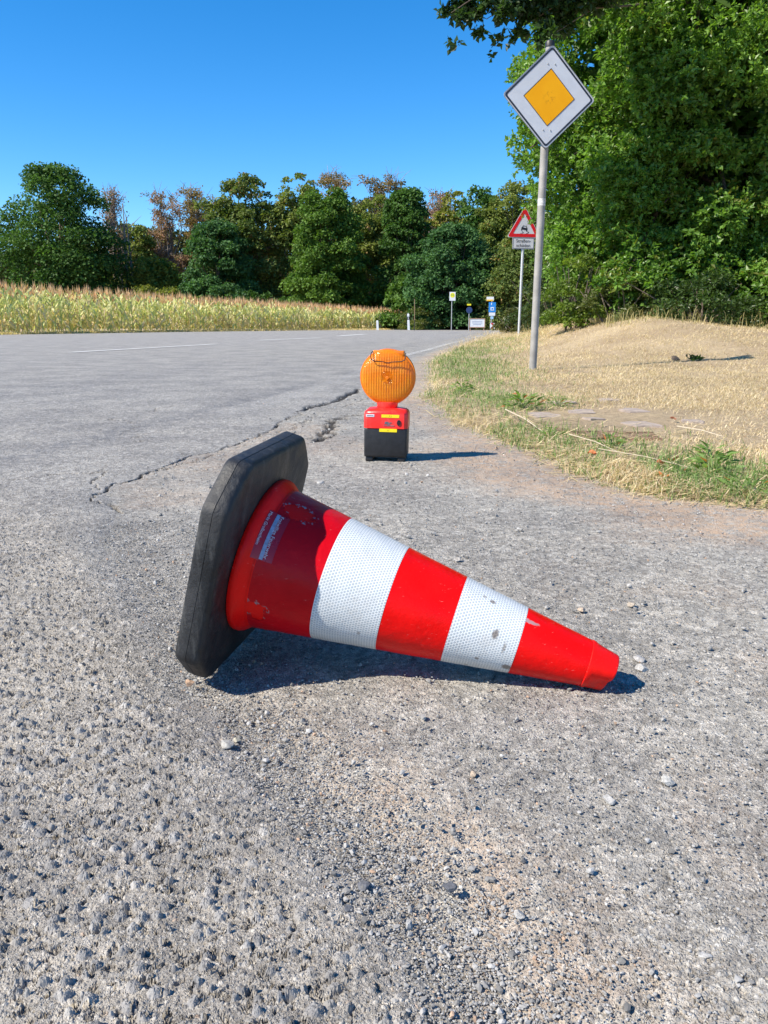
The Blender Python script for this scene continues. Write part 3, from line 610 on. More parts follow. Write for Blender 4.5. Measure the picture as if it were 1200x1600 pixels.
def priority_sign():
    root = empty('priority_road_sign', (1.415, 7.6, .02), 'large yellow and white diamond road sign on a tall grey pole in dry grass', 'road sign', rot=(0, math.radians(.55), math.radians(0)))
    root['label'] = 'large yellow and white diamond road sign on a tall grey pole in dry grass'
    MB().tube([(0, 0, -.3), (0, 0, 2.80)], .035, 24).obj('pole', steel, root, smooth=True)
    MB().lathe([(.041, 2.775), (.041, 2.81), (.034, 2.822), (.001, 2.825)], 24).obj('pole_cap', simple('black_cap', (.02, .02, .02), .5), root, smooth=True)
    Hh = .418
    S = bpy.data.objects.new('sign_plate', None)
    RZ = Matrix.Translation((.008, -.052, 2.362)) @ Matrix.Rotation(math.radians(7), 4, 'Z') @ Matrix.Rotation(math.radians(1.2), 4, 'Y')
    out = rounded(dia(Hh), .028)
    def part(mb, name, mat, parent, label=None):
        V = np.concatenate(mb.V); mb.V = [np.array([RZ @ Vector(v) for v in V])]; return mb.obj(name, mat, parent, label)
    pl = part(face(MB(), out, -.003, .0), 'sign_plate', wht, root)
    part(ringface(MB(), rounded(dia(Hh + .002), .030), rounded(dia(Hh - .004), .026), -.005, .003), 'plate_edge', alu_b, root)
    part(ringface(MB(), rounded(dia(Hh - .014), .024), rounded(dia(Hh - .036), .016), .0004, .0014), 'black_border', blkp, pl)
    t = NT('sign_yellow'); o = t.obj(); c = t.mix(t.ramp(t.noise(o, 5, 3), .3, .7), (.84, .36, .004), (.88, .40, .006)); d = t.n('ShaderNodeVectorMath', operation='DISTANCE', ins={0: o, 1: (.008, -.05, 2.362)}).outputs['Value']
    c = t.mix(t.math('MULTIPLY', t.ramp(d, .075, .02), t.ramp(t.noise(o, 38, 4, .7), .5, .62, 0, .6)), c, (.45, .17, .01)); t.bsdf(Base_Color=c, Roughness=.75, Specular_IOR_Level=.2)
    part(face(MB(), dia(.228), .0004, .0012), 'yellow_square', t.m, pl); part(ringface(MB(), dia(.233), dia(.225), .0004, .0018), 'square_outline', blkp, pl)
    for x, y in ((-.033, .265), (.033, .265), (-.033, -.265), (.033, -.265)): part(MB().lathe([(.0065, -.002), (.006, .003), (.003, .0045), (.0001, .0048)], 12, Matrix.Translation((x, 0, y)) @ Matrix.Rotation(math.pi / 2, 4, 'X')), 'rivet', alu_b, pl)
    for z in (2.1, 2.62): MB().box((0, -.006, z), (.10, .078, .035), b=.004).obj('clamp', alu_b, root)
    # worn white sticker remnant on the pole
    MB().tube([(0, 0, 1.475), (0, 0, 1.535)], .0356, 24, False).obj('sticker', simple('faded_sticker', (.55, .53, .5), .6, var=.3, vs=70), root)
priority_sign()

def tri(h): return [(-h * .5774 * 1.0 * 1.0, -h / 3), (h * .5774, -h / 3), (0, h * 2 / 3)]
def warning_sign():
    root = empty('warning_road_sign', (3.84, 23, float(hground(np.array(3.84), np.array(23.)))), 'red bordered triangular slippery road warning sign with a lettered plate, partly covered by twigs', 'road sign', rot=(0, math.radians(.5), 0))
    z0 = root.location.z; alu = simple('pale_pole', (.55, .56, .57), .5, .3)
    MB().tube([(0, 0, -.3), (0, 0, 3.15)], .036, 16).obj('pole', alu, root, smooth=True)
    Tm = Matrix.Translation((0, -.045, 3.04 - z0)) @ Matrix.Rotation(math.radians(6), 4, 'Z')
    def part(mb, name, mat, parent, label=None):
        V = np.concatenate(mb.V); mb.V = [np.array([Tm @ Vector(v) for v in V])]; return mb.obj(name, mat, parent, label)
    k = .83
    pl = part(face(MB(), rounded(tri(k), .04), -.004, 0), 'sign_plate', wht, root)
    red = simple('sign_red', (.62, .012, .020), .42, var=.06)
    part(ringface(MB(), rounded(tri(k - .045), .035), rounded(tri(k - .30), .012), .002, .005), 'red_border', red, pl)
    mb = MB(); c, s = math.cos(-.16), math.sin(-.16); rot = lambda P: [(x * c - y * s + .005, x * s + y * c - .06) for x, y in P]
    for P in ([(-.085, -.01), (.085, -.01), (.085, .042), (-.085, .042)], [(-.085, -.042), (-.06, -.042), (-.06, -.008), (-.085, -.008)], [(.06, -.042), (.085, -.042), (.085, -.008), (.06, -.008)]): face(mb, rot(P), .002, .005)
    ringface(mb, rot([(-.075, .04), (.075, .04), (.052, .095), (-.052, .095)]), rot([(-.055, .044), (.055, .044), (.04, .083), (-.04, .083)]), .002, .005)
    part(mb, 'car_symbol', blkp, pl)
    for ox, ph in ((-.06, 0), (.07, .6)):
        mb = MB()
        pts = [(ox + .05 * math.sin(q * 1.7 + ph) + .018 * q * (1 if ox > 0 else -.6), -.012 - .0, -.115 - .028 * q) for q in np.linspace(0, 3.2, 16)]
        for a, b in zip(pts[:-1], pts[1:]): mb.prism([(a[0] - .011, a[2]), (a[0] + .011, a[2]), (b[0] + .011, b[2]), (b[0] - .011, b[2])], .002, .004, FR)
        part(mb, 'skid_mark', blkp, pl)
    Tm = Tm @ Matrix.Translation((0, 0, -.425))
    ap = part(face(MB(), rounded([(-.31, -.155), (.31, -.155), (.31, .155), (-.31, .155)], .02), -.004, 0), 'text_plate', wht, root)
    part(ringface(MB(), rounded([(-.30, -.145), (.30, -.145), (.30, .145), (-.30, .145)], .02), rounded([(-.285, -.13), (.285, -.13), (.285, .13), (-.285, .13)], .015), .001, .003), 'plate_border', simple('plate_line', (.12, .14, .18), .5), ap)
    for body, y in (('Straßen-', .058), ('schäden', -.062)):
        Vt, Ft = text_np(body, .125); part(MB().add([(a, -.004, b + y) for a, b, _ in Vt], Ft), 'lettering', blkp, ap)
warning_sign()

def far_signs():
    pole = simple('far_pole', (.42, .43, .43), .5, .3); yel = simple('far_yellow', (.82, .72, .03), .5); blue = simple('far_blue', (.02, .22, .62), .45); white = simple('far_white', (.72, .73, .74), .5); green = simple('far_green', (.04, .35, .10), .5)
    r = empty('bus_stop_sign', (4.50, 54, .02), 'slim post with small yellow bus stop sign at the far road bend', 'bus stop sign')
    MB().tube([(0, 0, -.2), (0, 0, 2.45)], .03, 10).obj('pole', pole, r); p = MB().box((.03, -.04, 2.17), (.40, .02, .56)).obj('sign_plate', white, r)
    mb = MB(); mb.prism([(.03 + .155 * math.cos(a), 2.24 + .155 * math.sin(a)) for a in np.linspace(0, 2 * math.pi, 20, endpoint=False)], .052, .056, FR); mb.obj('yellow_disc', yel, p)
    Vt, Ft = text_np('H', .24); MB().add([(.03 + a, -.060, 2.24 + b) for a, b, _ in Vt], Ft).obj('lettering', green, p)
    r = empty('information_board', (5.75, 50, .02), 'low white information board with brown frame on two legs beside the road end', 'notice board')
    fr = simple('board_frame', (.42, .25, .16), .6); b = MB().box((0, 0, .45), (.92, .03, .50)).obj('board', white, r)
    ringface(MB(), [(-.49, .17), (.49, .17), (.49, .73), (-.49, .73)], [(-.45, .215), (.45, .215), (.45, .69), (-.45, .69)], -.02, .03).obj('frame', fr, r)
    for y in (.55, .46, .37): MB().box((0, -.02, y), (.62 if y > .4 else .5, .006, .028)).obj('print_line', simple('pale_ink', (.35, .40, .50), .6), b)
    for x in (-.42, .42): MB().box((x, .03, .05), (.06, .05, .40)).obj('leg', fr, r)
    r = empty('information_sign', (6.62, 50, .03), 'tall post with blue information sign above small white plates at the road end', 'information sign')
    MB().tube([(0, 0, -.2), (0, 0, 1.75)], .03, 10).obj('pole', pole, r)
    p = MB().box((.03, -.04, 1.38), (.43, .02, .60)).obj('blue_plate', blue, r); MB().box((.03, -.054, 1.29), (.20, .008, .20)).obj('white_symbol', white, p); MB().box((.03, -.061, 1.29), (.10, .006, .10)).obj('symbol_centre', blue, p)
    MB().box((-.02, -.054, 1.58), (.05, .008, .12)).obj('white_letter', white, p)
    MB().box((.03, -.04, .97), (.38, .02, .19)).obj('white_plate', white, r); MB().box((.03, -.04, .76), (.18, .02, .16)).obj('small_plate', simple('pale_blue_plate', (.35, .55, .75), .5), r)
    t = MB().box((-.11, -.02, 1.88), (.44, .02, .25)).obj('direction_plate', white, r); MB().box((-.13, -.034, 1.80), (.40, .008, .09)).obj('yellow_strip', simple('far_orange', (.85, .5, .05), .5), t)
    r = empty('chevron_sign', (6.60, 49.2, .03), 'small red and white striped marker low beside the blue information sign', 'marker sign')
    p = MB().box((0, 0, .27), (.30, .02, .36)).obj('sign_plate', white, r); MB().tube([(0, .03, -.1), (0, .03, .3)], .02, 8).obj('post', pole, r)
    redf = simple('far_red', (.5, .02, .03), .5); mb = MB(); mb.prism([(-.13, .10), (.0, .27), (-.13, .44), (.03, .44), (.14, .27), (.03, .10)], .013, .018, FR); mb.obj('red_chevron', redf, p)
    r = empty('small_round_sign', (5.45, 52, .03), 'dark round sign seen from behind on a thin post above the information board', 'road sign')
    MB().tube([(0, 0, -.1), (0, 0, 1.45)], .025, 8).obj('pole', pole, r); mb = MB(); mb.prism([(.20 * math.cos(a), 1.25 + .20 * math.sin(a)) for a in np.linspace(0, 2 * math.pi, 20, endpoint=False)], .03, .04, FR); mb.obj('sign_disc', simple('dark_blue_disc', (.025, .05, .14), .5), r)
    MB().box((-.02, -.04, 1.58), (.26, .02, .10)).obj('yellow_plate', yel, r)
    # roadside posts
    for (x, y, h, lab) in ((1.62, 53.0, 1.05, 'tall white roadside marker post with black band at the corn field end'), (-.42, 53.5, .62, 'short pale roadside marker post half hidden in the corn field edge')):
        r = empty('marker_post', (x, y, .02), lab, 'marker post', 'white roadside marker posts', rot=(0, math.radians(-2.5), 0))
        mb = MB(); k = h / 1.05
        V = []; F = []
        for z, w, d in ((0, .075, .05), (.80 * k, .072, .05), (h - .07, .07, .05), (h, .05, .035)): V += [(-w, -d, z), (w, -d, z), (w, d, z), (-w, d, z)]
        for i in range(3): F += [(i * 4 + q, i * 4 + (q + 1) % 4, i * 4 + 4 + (q + 1) % 4, i * 4 + 4 + q) for q in range(4)]
        F += [(3, 2, 1, 0), (12, 13, 14, 15)]; mb.add(V, F).obj('post', white, r)
        if h > 1: MB().box((0, 0, .76), (.155, .108, .20)).obj('black_band', blkp, r); MB().box((0, -.058, .76), (.05, .008, .14)).obj('reflector', simple('reflector_grey', (.5, .5, .5), .2), r)
    r = empty('wooden_stake', (2.0, 53.2, 0), 'thin brown wooden stake standing beside the tall white marker post', 'stake'); MB().tube([(0, 0, -.1), (.01, 0, .9), (.0, 0, 2.0)], [.035, .03, .025], 8).obj('post', simple('weathered_wood', (.22, .15, .08), .8), r)
far_signs()

# ------------------------------------------------------------------ foliage tools
def leaf_mat(name, rough=.5, trans=.3, spec=.35):
    t = NT(name); c = t.attr('col', False)
    p = t.n('ShaderNodeBsdfPrincipled', ins={'Base Color': c, 'Roughness': rough, 'Specular IOR Level': spec})
    tc = t.mix(.5, c, (1.0, .95, .25), 'MULTIPLY'); tc = t.mix(1.0, tc, (1.35, 1.5, 1.0), 'MULTIPLY')
    tl = t.n('ShaderNodeBsdfTranslucent', ins={'Color': tc}); mx = t.n('ShaderNodeMixShader', ins={0: trans, 1: p.outputs[0], 2: tl.outputs[0]}); t.t.links.new(mx.outputs[0], t.out.inputs[0]); return t.m
LEAF = leaf_mat('leaf_green', .42, .45, .5); FARLEAF = leaf_mat('leaf_far', .6, .32, .25); STRAW = leaf_mat('straw', .6, .3, .3)
BARK = simple('bark', (.13, .10, .075), .9, var=.35, vs=6, bump=(12, .03)); PALEBARK = simple('pale_bark', (.24, .21, .19), .85, var=.3, vs=5, bump=(10, .02))
def nrm(v): return v / np.maximum(np.linalg.norm(v, axis=-1, keepdims=True), 1e-9)
def leaves(P, ax, nn, L, W, fold=.15):
    side = nrm(np.cross(ax, nn)); nn = np.cross(side, ax); L = L[:, None]; W = W[:, None]
    mid = P + ax * L * .45; V = np.stack([P, mid + side * W / 2 + nn * W * fold, P + ax * L - nn * L * .1, mid - side * W / 2 + nn * W * fold], 1)
    n = len(P); b = np.arange(n)[:, None] * 4; F = np.concatenate([b + np.array([[0, 1, 2]]), b + np.array([[0, 2, 3]])]); return V.reshape(-1, 3), F
def sph(r, n): return nrm(r.normal(size=(n, 3)))
def foliage(r, blobs, n, size, c1, c2, ratio=.8, per=1, up=.45, shell=.35, c3=None, p3=.0):
    """leaves gathered on the outside of many small clumps; blobs: (x,y,z,radius)"""
    B = np.array(blobs); w = B[:, 3] ** 2; k = r.choice(len(B), n // per, p=w / w.sum())
    d = sph(r, len(k)); d[:, 2] = np.where(d[:, 2] < -.3, -d[:, 2] * .6, d[:, 2]); d = nrm(d); rad = B[k, 3] * (1 - shell * r.random(len(k)) ** 1.5 + .10 * r.normal(size=len(k)))
    T = B[k, :3] + d * rad[:, None] * np.array([1, 1, .8])
    kk = np.repeat(np.arange(len(k)), per); P = T[kk] + r.normal(size=(len(kk), 3)) * size * (.25 if per > 1 else 0); dd = d[kk]
    nn = nrm(dd * .5 + np.array([0, 0, up]) + r.normal(size=P.shape) * .55); ax = nrm(np.cross(nn, sph(r, len(P))) + dd * .5 - np.array([0, 0, .15])); nn = nrm(nn - ax * (nn * ax).sum(1, keepdims=True))
    L = size * r.uniform(.65, 1.35, len(P)); V, F = leaves(P, ax, nn, L, L * ratio)
    tone = (.55 * r.random(len(B))[k][kk] + .45 * r.random(len(P)))[:, None]; c = np.array(c1) * (1 - tone) + np.array(c2) * tone; c = c * r.uniform(.75, 1.25, (len(P), 1))
    if c3 is not None: m = (r.random(len(B))[k][kk] * .5 + r.random(len(P)) * .5 < p3)[:, None]; c = np.where(m, np.array(c3) * r.uniform(.7, 1.3, (len(P), 1)), c)
    return V, F, np.repeat(c, 4, 0)
def crown_obj(r, blobs, n, size, c1, c2, parent, mat, name='crown', **kw):
    V, F, c = foliage(r, blobs, n, size, c1, c2, **kw); V = V - np.array(parent.location[:]); return link(name, make_mesh(name, V, F, mat, {'col': c}), parent)
def tree_blobs(r, x, y, z0, H, W, nb, sharp=1.0, low=.08, rb_=(.12, .2), depth=.85):
    out = []
    for i in range(nb):
        h = r.random() ** .85; a = r.uniform(0, 2 * math.pi)
        prof = (.85 + .15 * min(1, h / .3)) if h < .3 else math.sqrt(max(0, 1 - ((h - .3) / .72) ** (2 * sharp)))
        q = W / 2 * prof * (.88 - .28 * r.random() ** 2) ; R = max(W, .35 * H) * r.uniform(*rb_) * (1 - .3 * h)
        out.append((x + q * math.cos(a), y + q * math.sin(a) * depth, z0 + H * (low + (1 - low) * h) - R * .6, R))
    return out
def limbs(r, base, H, tips, r0, n=9, mat=BARK, parent=None, fork=.3):
    mb = MB(); bx, by, bz = base; top = Vector((bx + r.normal() * .03 * H, by, bz + H * .72)); mid = Vector((bx + r.normal() * .02 * H, by, bz + H * .38))
    mb.tube([(bx, by, bz - .3), (bx, by, bz + .02 * H), mid, top], [r0 * 1.35, r0, r0 * .7, r0 * .25], 9)
    for t_ in tips:
        t_ = Vector(t_); f_ = r.uniform(fork, .75); s = Vector((bx, by, bz)).lerp(top, f_) if f_ > .5 else Vector((bx, by, bz)).lerp(mid, min(1, f_ * 1.9)); m = s.lerp(t_, .5) + Vector((r.normal() * .03 * H, r.normal() * .03 * H, .04 * H))
        mb.tube([s, m, t_], [r0 * .38, r0 * .22, r0 * .06], 6)
    for i, v in enumerate(mb.V): mb.V[i] = v - np.array(parent.location[:])
    return mb.obj('trunk', mat, parent, smooth=True)

# ------------------------------------------------------------------ far tree line
GD = ((.038, .09, .02), (.095, .19, .04)); GM = ((.055, .12, .018), (.14, .24, .042)); GB = ((.038, .10, .032), (.09, .19, .06)); OL = ((.11, .155, .034), (.24, .28, .07)); BR = ((.20, .13, .055), (.34, .24, .10)); YG = ((.13, .16, .022), (.28, .29, .06)); RD = ((.25, .15, .10), (.38, .24, .17)); MX = ((.07, .13, .03), (.19, .22, .06))
TREES = [   # px centre, px top, px width, distance, palette, leaves, kind, label
 (-22, 345, 95, 82, MX, 5000, 'd', 'dark mixed tree cut by the left picture edge beside the big round oak'),
 (98, 266, 165, 76, GD, 17000, 'd', 'big round dark green oak standing alone left behind the corn'),
 (184, 300, 46, 84, RD, 800, 's', 'thin almost bare reddish tree right of the big round oak'),
 (212, 352, 70, 88, OL, 3500, 'd', 'low olive tree in the gap right of the thin bare tree'),
 (262, 284, 78, 90, RD, 2600, 's', 'sparse reddish brown beech with bare twigs, left one of the browned tops'),
 (312, 292, 72, 90, BR, 2900, 's', 'sparse brown topped beech behind the bluish green tree'),
 (240, 402, 80, 80, YG, 4200, 'd', 'low yellow green young tree behind the corn below the browned beeches'),
 (342, 350, 98, 76, GB, 9500, 'd', 'bluish green dense tree in front of the brown topped beeches'),
 (388, 282, 98, 80, MX, 10000, 'm', 'tall mixed green and brown tree left of the tall gap of sky'),
 (468, 276, 70, 80, OL, 5500, 'm', 'narrow yellowish brown tree just right of the small sky notch'),
 (525, 268, 92, 84, BR, 4300, 's', 'highest brown twiggy beech above the fresh green tree'),
 (512, 298, 104, 68, GM, 13000, 'd', 'fresh green broad tree in the centre of the tree line'),
 (576, 306, 84, 74, OL, 7000, 'm', 'olive green tree between the two central green trees'),
 (602, 270, 104, 86, BR, 4300, 's', 'wide brown beech with bare crown tips above the central trees'),
 (636, 300, 86, 68, GD, 9500, 'd', 'dark green tree right of the olive one in the centre'),
 (678, 302, 62, 84, RD, 2300, 's', 'reddish beech top peeping out right of the central trees'),
 (708, 306, 66, 72, YG, 4500, 'm', 'yellow green tree top behind the wide dark tree at the road end'),
 (745, 300, 84, 66, GD, 7500, 'd', 'dark tree with pointed top behind the bus stop'),
 (708, 356, 120, 58, GB, 14000, 'd', 'wide low dark green tree overhanging the road end'),
 (802, 292, 92, 64, OL, 9000, 'm', 'olive tree with browning leaves behind the warning sign'),
 (835, 375, 120, 56, MX, 9000, 'm', 'lower olive brown tree behind the two sign poles'),
 (905, 330, 120, 62, GD, 8000, 'd', 'dark tree seen through the left edge of the large roadside tree')]
def fx(px, D_): return (px - 600) / 1230 * D_ * 1.0
def ray(px, py, Y):
    dy = 800 - py; c, s = math.cos(PITCH), math.sin(PITCH); d = (px - 600, 1230 * c + dy * s, -1230 * s + dy * c); k = Y / d[1]; return d[0] * k, d[2] * k + .46
for i, (px, py, pw, D_, (c1, c2), n, kind, lab) in enumerate(TREES):
    r = np.random.default_rng(300 + i); x, top = ray(px, py, D_); pw *= 1.28 if kind == 'm' else 1.0; W = ray(px + pw / 2, py, D_)[0] - ray(px - pw / 2, py, D_)[0]; x = ray(px, 430, D_)[0]; z0 = 0.0; W *= 1.0
    root = empty('beech_tree' if kind == 's' else 'broadleaf_tree', (x, D_, z0), lab, 'tree', 'trees of the far tree line')
    if kind == 's':
        tips = []; bl = []
        for k in range(34):
            a = r.uniform(0, 6.28); q = W * .5 * r.random() ** .6; h = r.uniform(.45, 1.0) * top; q *= (1.12 - .55 * (h / top)); tips.append((x + q * math.cos(a), D_ + q * math.sin(a), h))
        for t_ in tips:
            for _ in range(5): bl.append((t_[0] + r.normal() * .4, t_[1] + r.normal() * .4, t_[2] - abs(r.normal()) * .9, r.uniform(.35, .8)))
        limbs(r, (x, D_, z0), top, tips, .22, mat=PALEBARK, parent=root); crown_obj(r, bl, int(n * 2.6), .18, c1, c2, root, FARLEAF, shell=.8, c3=(.10, .12, .03), p3=.25)
        # drooping fine twigs
        mb = MB()
        for t_ in tips:
            for _ in range(5):
                e = Vector((t_[0] + r.normal() * .7, t_[1] + r.normal() * .5, t_[2] + r.uniform(-.6, 1.0))); s = Vector(t_) - Vector((0, 0, r.uniform(.2, 1.4))); mb.tube([s, s.lerp(e, .6) + Vector((0, 0, .2)), e], [.03, .02, .008], 4, False)
        mb.V = [v - np.array([x, D_, z0]) for v in mb.V]; mb.obj('twigs', PALEBARK, root)
    else:
        nb = 130 if n > 7000 else 90; bl = tree_blobs(r, x, D_, z0, top * 1.03, W * 1.22, nb, 1.0 if kind == 'd' else .85, .04, (.10, .18) if kind == 'd' else (.06, .12))
        bl += [(x + r.normal() * W * .2, D_ + r.normal() * W * .15, top * r.uniform(.05, .80), W * r.uniform(.16, .22)) for _ in range(22)]
        if kind == 'm': bl += [(x + r.normal() * W * .17, D_ + r.normal() * W * .12, top * r.uniform(.5, .88), W * r.uniform(.10, .15)) for _ in range(26)]
        tips = [b[:3] for b in bl[::6]]; limbs(r, (x, D_, z0), top, tips, .03 * W, parent=root)
        kw = dict(c3=(.30, .20, .08), p3=.12) if kind == 'm' else {}
        crown_obj(r, bl, int(n * 3.0), .25 * (D_ / 76), c1, c2, root, FARLEAF, shell=.5, up=.55, **kw)
# low bushes at the foot of the wood
r = np.random.default_rng(77)
LB = ['left of the big oak', 'below the big oak', 'under the thin bare tree', 'under the reddish beech', 'left of the bluish green tree', 'below the bluish green tree', 'below the mixed tree', 'under the sky notch', 'below the fresh green tree', 'below the olive centre tree', 'right of the central trees', 'left of the bus stop', 'behind the information board', 'behind the warning sign pole', 'behind the tall grey pole']
for i, lb in enumerate(LB):
    px = [-20, 80, 185, 245, 300, 350, 400, 455, 515, 580, 640, 685, 745, 800, 860][i]; D_ = 72 if px < 620 else 60; x = ray(px, 450, D_)[0]; Hh = r.uniform(2.6, 4.2); W = r.uniform(4.5, 6)
    pal = [GD, GD, MX, YG, MX, GB, GD, GD, GD, GD, GM, YG, GD, OL, MX][i]
    root = empty('bush', (x, D_, 0), f'low leafy bush at the foot of the wood, {lb}', 'bush', 'bushes along the wood edge'); bl = tree_blobs(r, x, D_, 0, Hh, W, 30, 1, .02, (.1, .2))
    crown_obj(r, bl, 4200, .25, pal[0], pal[1], root, FARLEAF, name='foliage', shell=.5); 
    mb = MB(); [mb.tube([(r.normal() * .2, 0, -.1), (r.normal() * .6, r.normal() * .3, Hh * .6)], [.05, .015], 6) for _ in range(4)]; mb.obj('stems', BARK, root)
# the wood behind, one mass
r = np.random.default_rng(5); n = 120000; X = r.uniform(-75, 60, n); Y = r.uniform(94, 104, n); Hm = np.where(X < -31, 7.0, 12.3) + 2.8 * (vn(X * .14, X * 0, 5) - .5) * 2; Z = r.random(n) * Hm
nn = nrm(r.normal(size=(n, 3)) + np.array([-.5, -.6, .6])); ax = nrm(np.cross(nn, sph(r, n))); L = r.uniform(.35, .7, n); V, F = leaves(np.stack([X, Y, Z], 1), ax, nn, L, L * .9)
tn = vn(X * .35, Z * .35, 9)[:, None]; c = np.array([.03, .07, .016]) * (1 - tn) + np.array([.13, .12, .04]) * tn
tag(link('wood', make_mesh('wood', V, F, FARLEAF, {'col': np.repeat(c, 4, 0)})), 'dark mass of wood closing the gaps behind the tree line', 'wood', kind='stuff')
mb = MB(); r = np.random.default_rng(6)
for k in range(0): pass
def trunks():
    r = np.random.default_rng(61)
    for k, (px, lab) in enumerate(((205, 'bare pale trunk in the gap right of the big oak'), (197, 'leaning pale trunk right of the big oak'), (437, 'thin pale trunk below the sky notch'))):
        D_ = 80; x = ray(px, 430, D_)[0]; h = (10.5, 11.5, 4.0)[k]; root = empty('bare_tree', (x, D_, 0), lab, 'tree')
        mb = MB(); mb.tube([(0, 0, -.2), (.1, 0, h * .5), (-.1 + .3 * k, 0, h)], [.17, .12, .03], 8); mb.obj('trunk', PALEBARK, root)
        mb = MB(); [mb.tube([(0, 0, h * q), (r.normal() * .8, r.normal() * .4, h * q + 1.2)], [.05, .01], 5) for q in np.linspace(.45, .95, 9)]; mb.obj('branches', PALEBARK, root)
trunks()

# ------------------------------------------------------------------ near trees on the right
def near_trees():
    def ell(r, c, rad, nb, rs, front=True):
        out = []
        while len(out) < nb:
            d = sph(r, 1)[0]
            if front and d[1] > .45: continue
            q = r.uniform(.86, 1.0); p = np.array(c) + d * np.array(rad) * q
            if p[2] < .62: continue
            out.append((*p, r.uniform(*rs)))
        return out
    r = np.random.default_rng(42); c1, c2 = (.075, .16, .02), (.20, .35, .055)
    loc = (6.0, 16.0, .45); root = empty('broadleaf_tree', loc, 'large dense leafy green tree right of the diamond sign, its foliage reaching the ground', 'tree')
    bl = ell(r, (6.0, 16.0, 5.0), (3.2, 3.2, 5.4), 420, (.34, .6))
    for q in ((806, 232, .42), (812, 180, .35), (822, 262, .5), (838, 120, .4), (820, 300, .45), (850, 360, .6), (862, 420, .55), (880, 455, .5), (905, 475, .4), (828, 205, .45), (850, 95, .4), (870, 60, .5), (845, 330, .5)):
        x, z = ray(q[0] + (22 if q[1] < 280 else 46), q[1], 15.2); bl.append((x, 15.2, z, q[2]))
    for x in np.linspace(4.0, 9.4, 44): bl.append((x, 13.9 + r.normal() * .4, .62 + .6 * r.random(), .42))
    for _ in range(80):
        x, z = ray(r.uniform(950, 1130), r.uniform(60, 470), 13.9); bl.append((x, 13.9 + r.normal() * .25, z, r.uniform(.35, .6)))
    for _ in range(90): bl.append((r.uniform(3.6, 9.4), r.uniform(14.9, 16.8), r.uniform(.9, 9), .75))
    def inner(rr, c, rad, n, root):
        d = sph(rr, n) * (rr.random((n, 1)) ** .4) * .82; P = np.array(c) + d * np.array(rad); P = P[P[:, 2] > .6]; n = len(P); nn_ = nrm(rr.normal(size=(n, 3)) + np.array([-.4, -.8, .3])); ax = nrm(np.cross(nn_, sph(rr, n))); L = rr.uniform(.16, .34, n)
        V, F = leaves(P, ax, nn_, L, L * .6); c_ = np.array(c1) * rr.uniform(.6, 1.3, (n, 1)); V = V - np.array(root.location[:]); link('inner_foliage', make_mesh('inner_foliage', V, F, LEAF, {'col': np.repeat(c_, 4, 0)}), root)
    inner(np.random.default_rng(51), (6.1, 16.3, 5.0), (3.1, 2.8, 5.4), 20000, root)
    limbs(r, (6.0, 16.4, .45), 9, [b[:3] for b in bl[::12]], .22, parent=root)
    crown_obj(r, bl, 360000, .082, c1, c2, root, LEAF, ratio=.58, per=7, shell=.45, up=.4, c3=(.17, .20, .03), p3=.16)
    # second tree to the right
    loc = (10.6, 14.4, .4); root = empty('broadleaf_tree', loc, 'leafy green tree filling the right picture edge beside the large dense tree', 'tree'); r = np.random.default_rng(43)
    bl = ell(r, (10.4, 14.4, 5.2), (3.6, 2.9, 5.0), 330, (.4, .68)); bl += [(x, 12.6 + r.normal() * .3, .65 + .5 * r.random(), .42) for x in np.linspace(6.0, 10.5, 24)]
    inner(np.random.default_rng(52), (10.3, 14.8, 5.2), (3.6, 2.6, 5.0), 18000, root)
    limbs(r, (10.4, 15, .4), 9, [b[:3] for b in bl[::12]], .2, parent=root)
    crown_obj(r, bl, 190000, .09, c1, c2, root, LEAF, ratio=.58, per=7, shell=.45, up=.4, c3=(.15, .19, .03), p3=.12)
    # overhanging oak limb, top
    r = np.random.default_rng(44); loc = (7.4, 17.2, .4); root = empty('oak_tree', loc, 'tall oak behind the large tree, its lobed branch, shade put into its dark greens, hanging in at the top', 'tree'); bl = []
    Yb = 12.5
    for (px, py, rd) in ((708, 8, .22), (722, 30, .16), (712, 66, .13), (728, 4, .25), (745, 20, .22), (752, 48, .14), (768, 12, .28), (790, 30, .28), (782, 62, .16), (800, 8, .34), (812, 50, .20), (830, 24, .36), (850, 58, .24), (858, 10, .38), (880, 40, .34), (900, 10, .42), (842, 72, .14), (930, 0, .45), (960, -20, .5), (700, -30, .4), (740, -40, .5), (800, -50, .6), (860, -60, .6), (930, -70, .7), (1000, -60, .7), (772, 82, .09), (790, 76, .08)):
        x, z = ray(px, py, Yb); bl.append((x, Yb + r.normal() * .2, z, rd))
    ends = [ray(q[0], q[1], Yb) for q in ((705, 20), (760, 30), (820, 40), (870, 50), (740, -20))]
    mb = MB(); L0 = Vector((7.4, 17.2, 5.5)); mb.tube([(7.4, 17.2, .2), (7.4, 17.2, 3), L0, (7.5, 17.2, 9)], [.3, .24, .2, .1], 12)
    for x, z in ends: mb.tube([L0, Vector(((x + 7.4) / 2, 14.5, z + 1.1)), Vector((x + .5, Yb, z + .3)), Vector((x, Yb, z))], [.05, .025, .012, .005], 7)
    mb.V = [v - np.array(loc) for v in mb.V]; mb.obj('trunk', BARK, root, smooth=True)
    bl = [(a, b, c, d * (.5 if c < 4.75 else .58)) for a, b, c, d in bl]; crown_obj(r, bl, 11000, .10, (.022, .05, .014), (.05, .10, .022), root, LEAF, ratio=.6, per=5, shell=.6, up=.3)  # dark leaf greens carry the shade of the branch underside
    # twig crossing the triangular sign
    r = np.random.default_rng(45); tw = []
    for (px, py, rd) in ((826, 350, .05), (832, 350, .05), (852, 342, .12), (862, 338, .2)):
        x, z = ray(px, py, 22.4); tw.append((x, 22.4, z, rd))
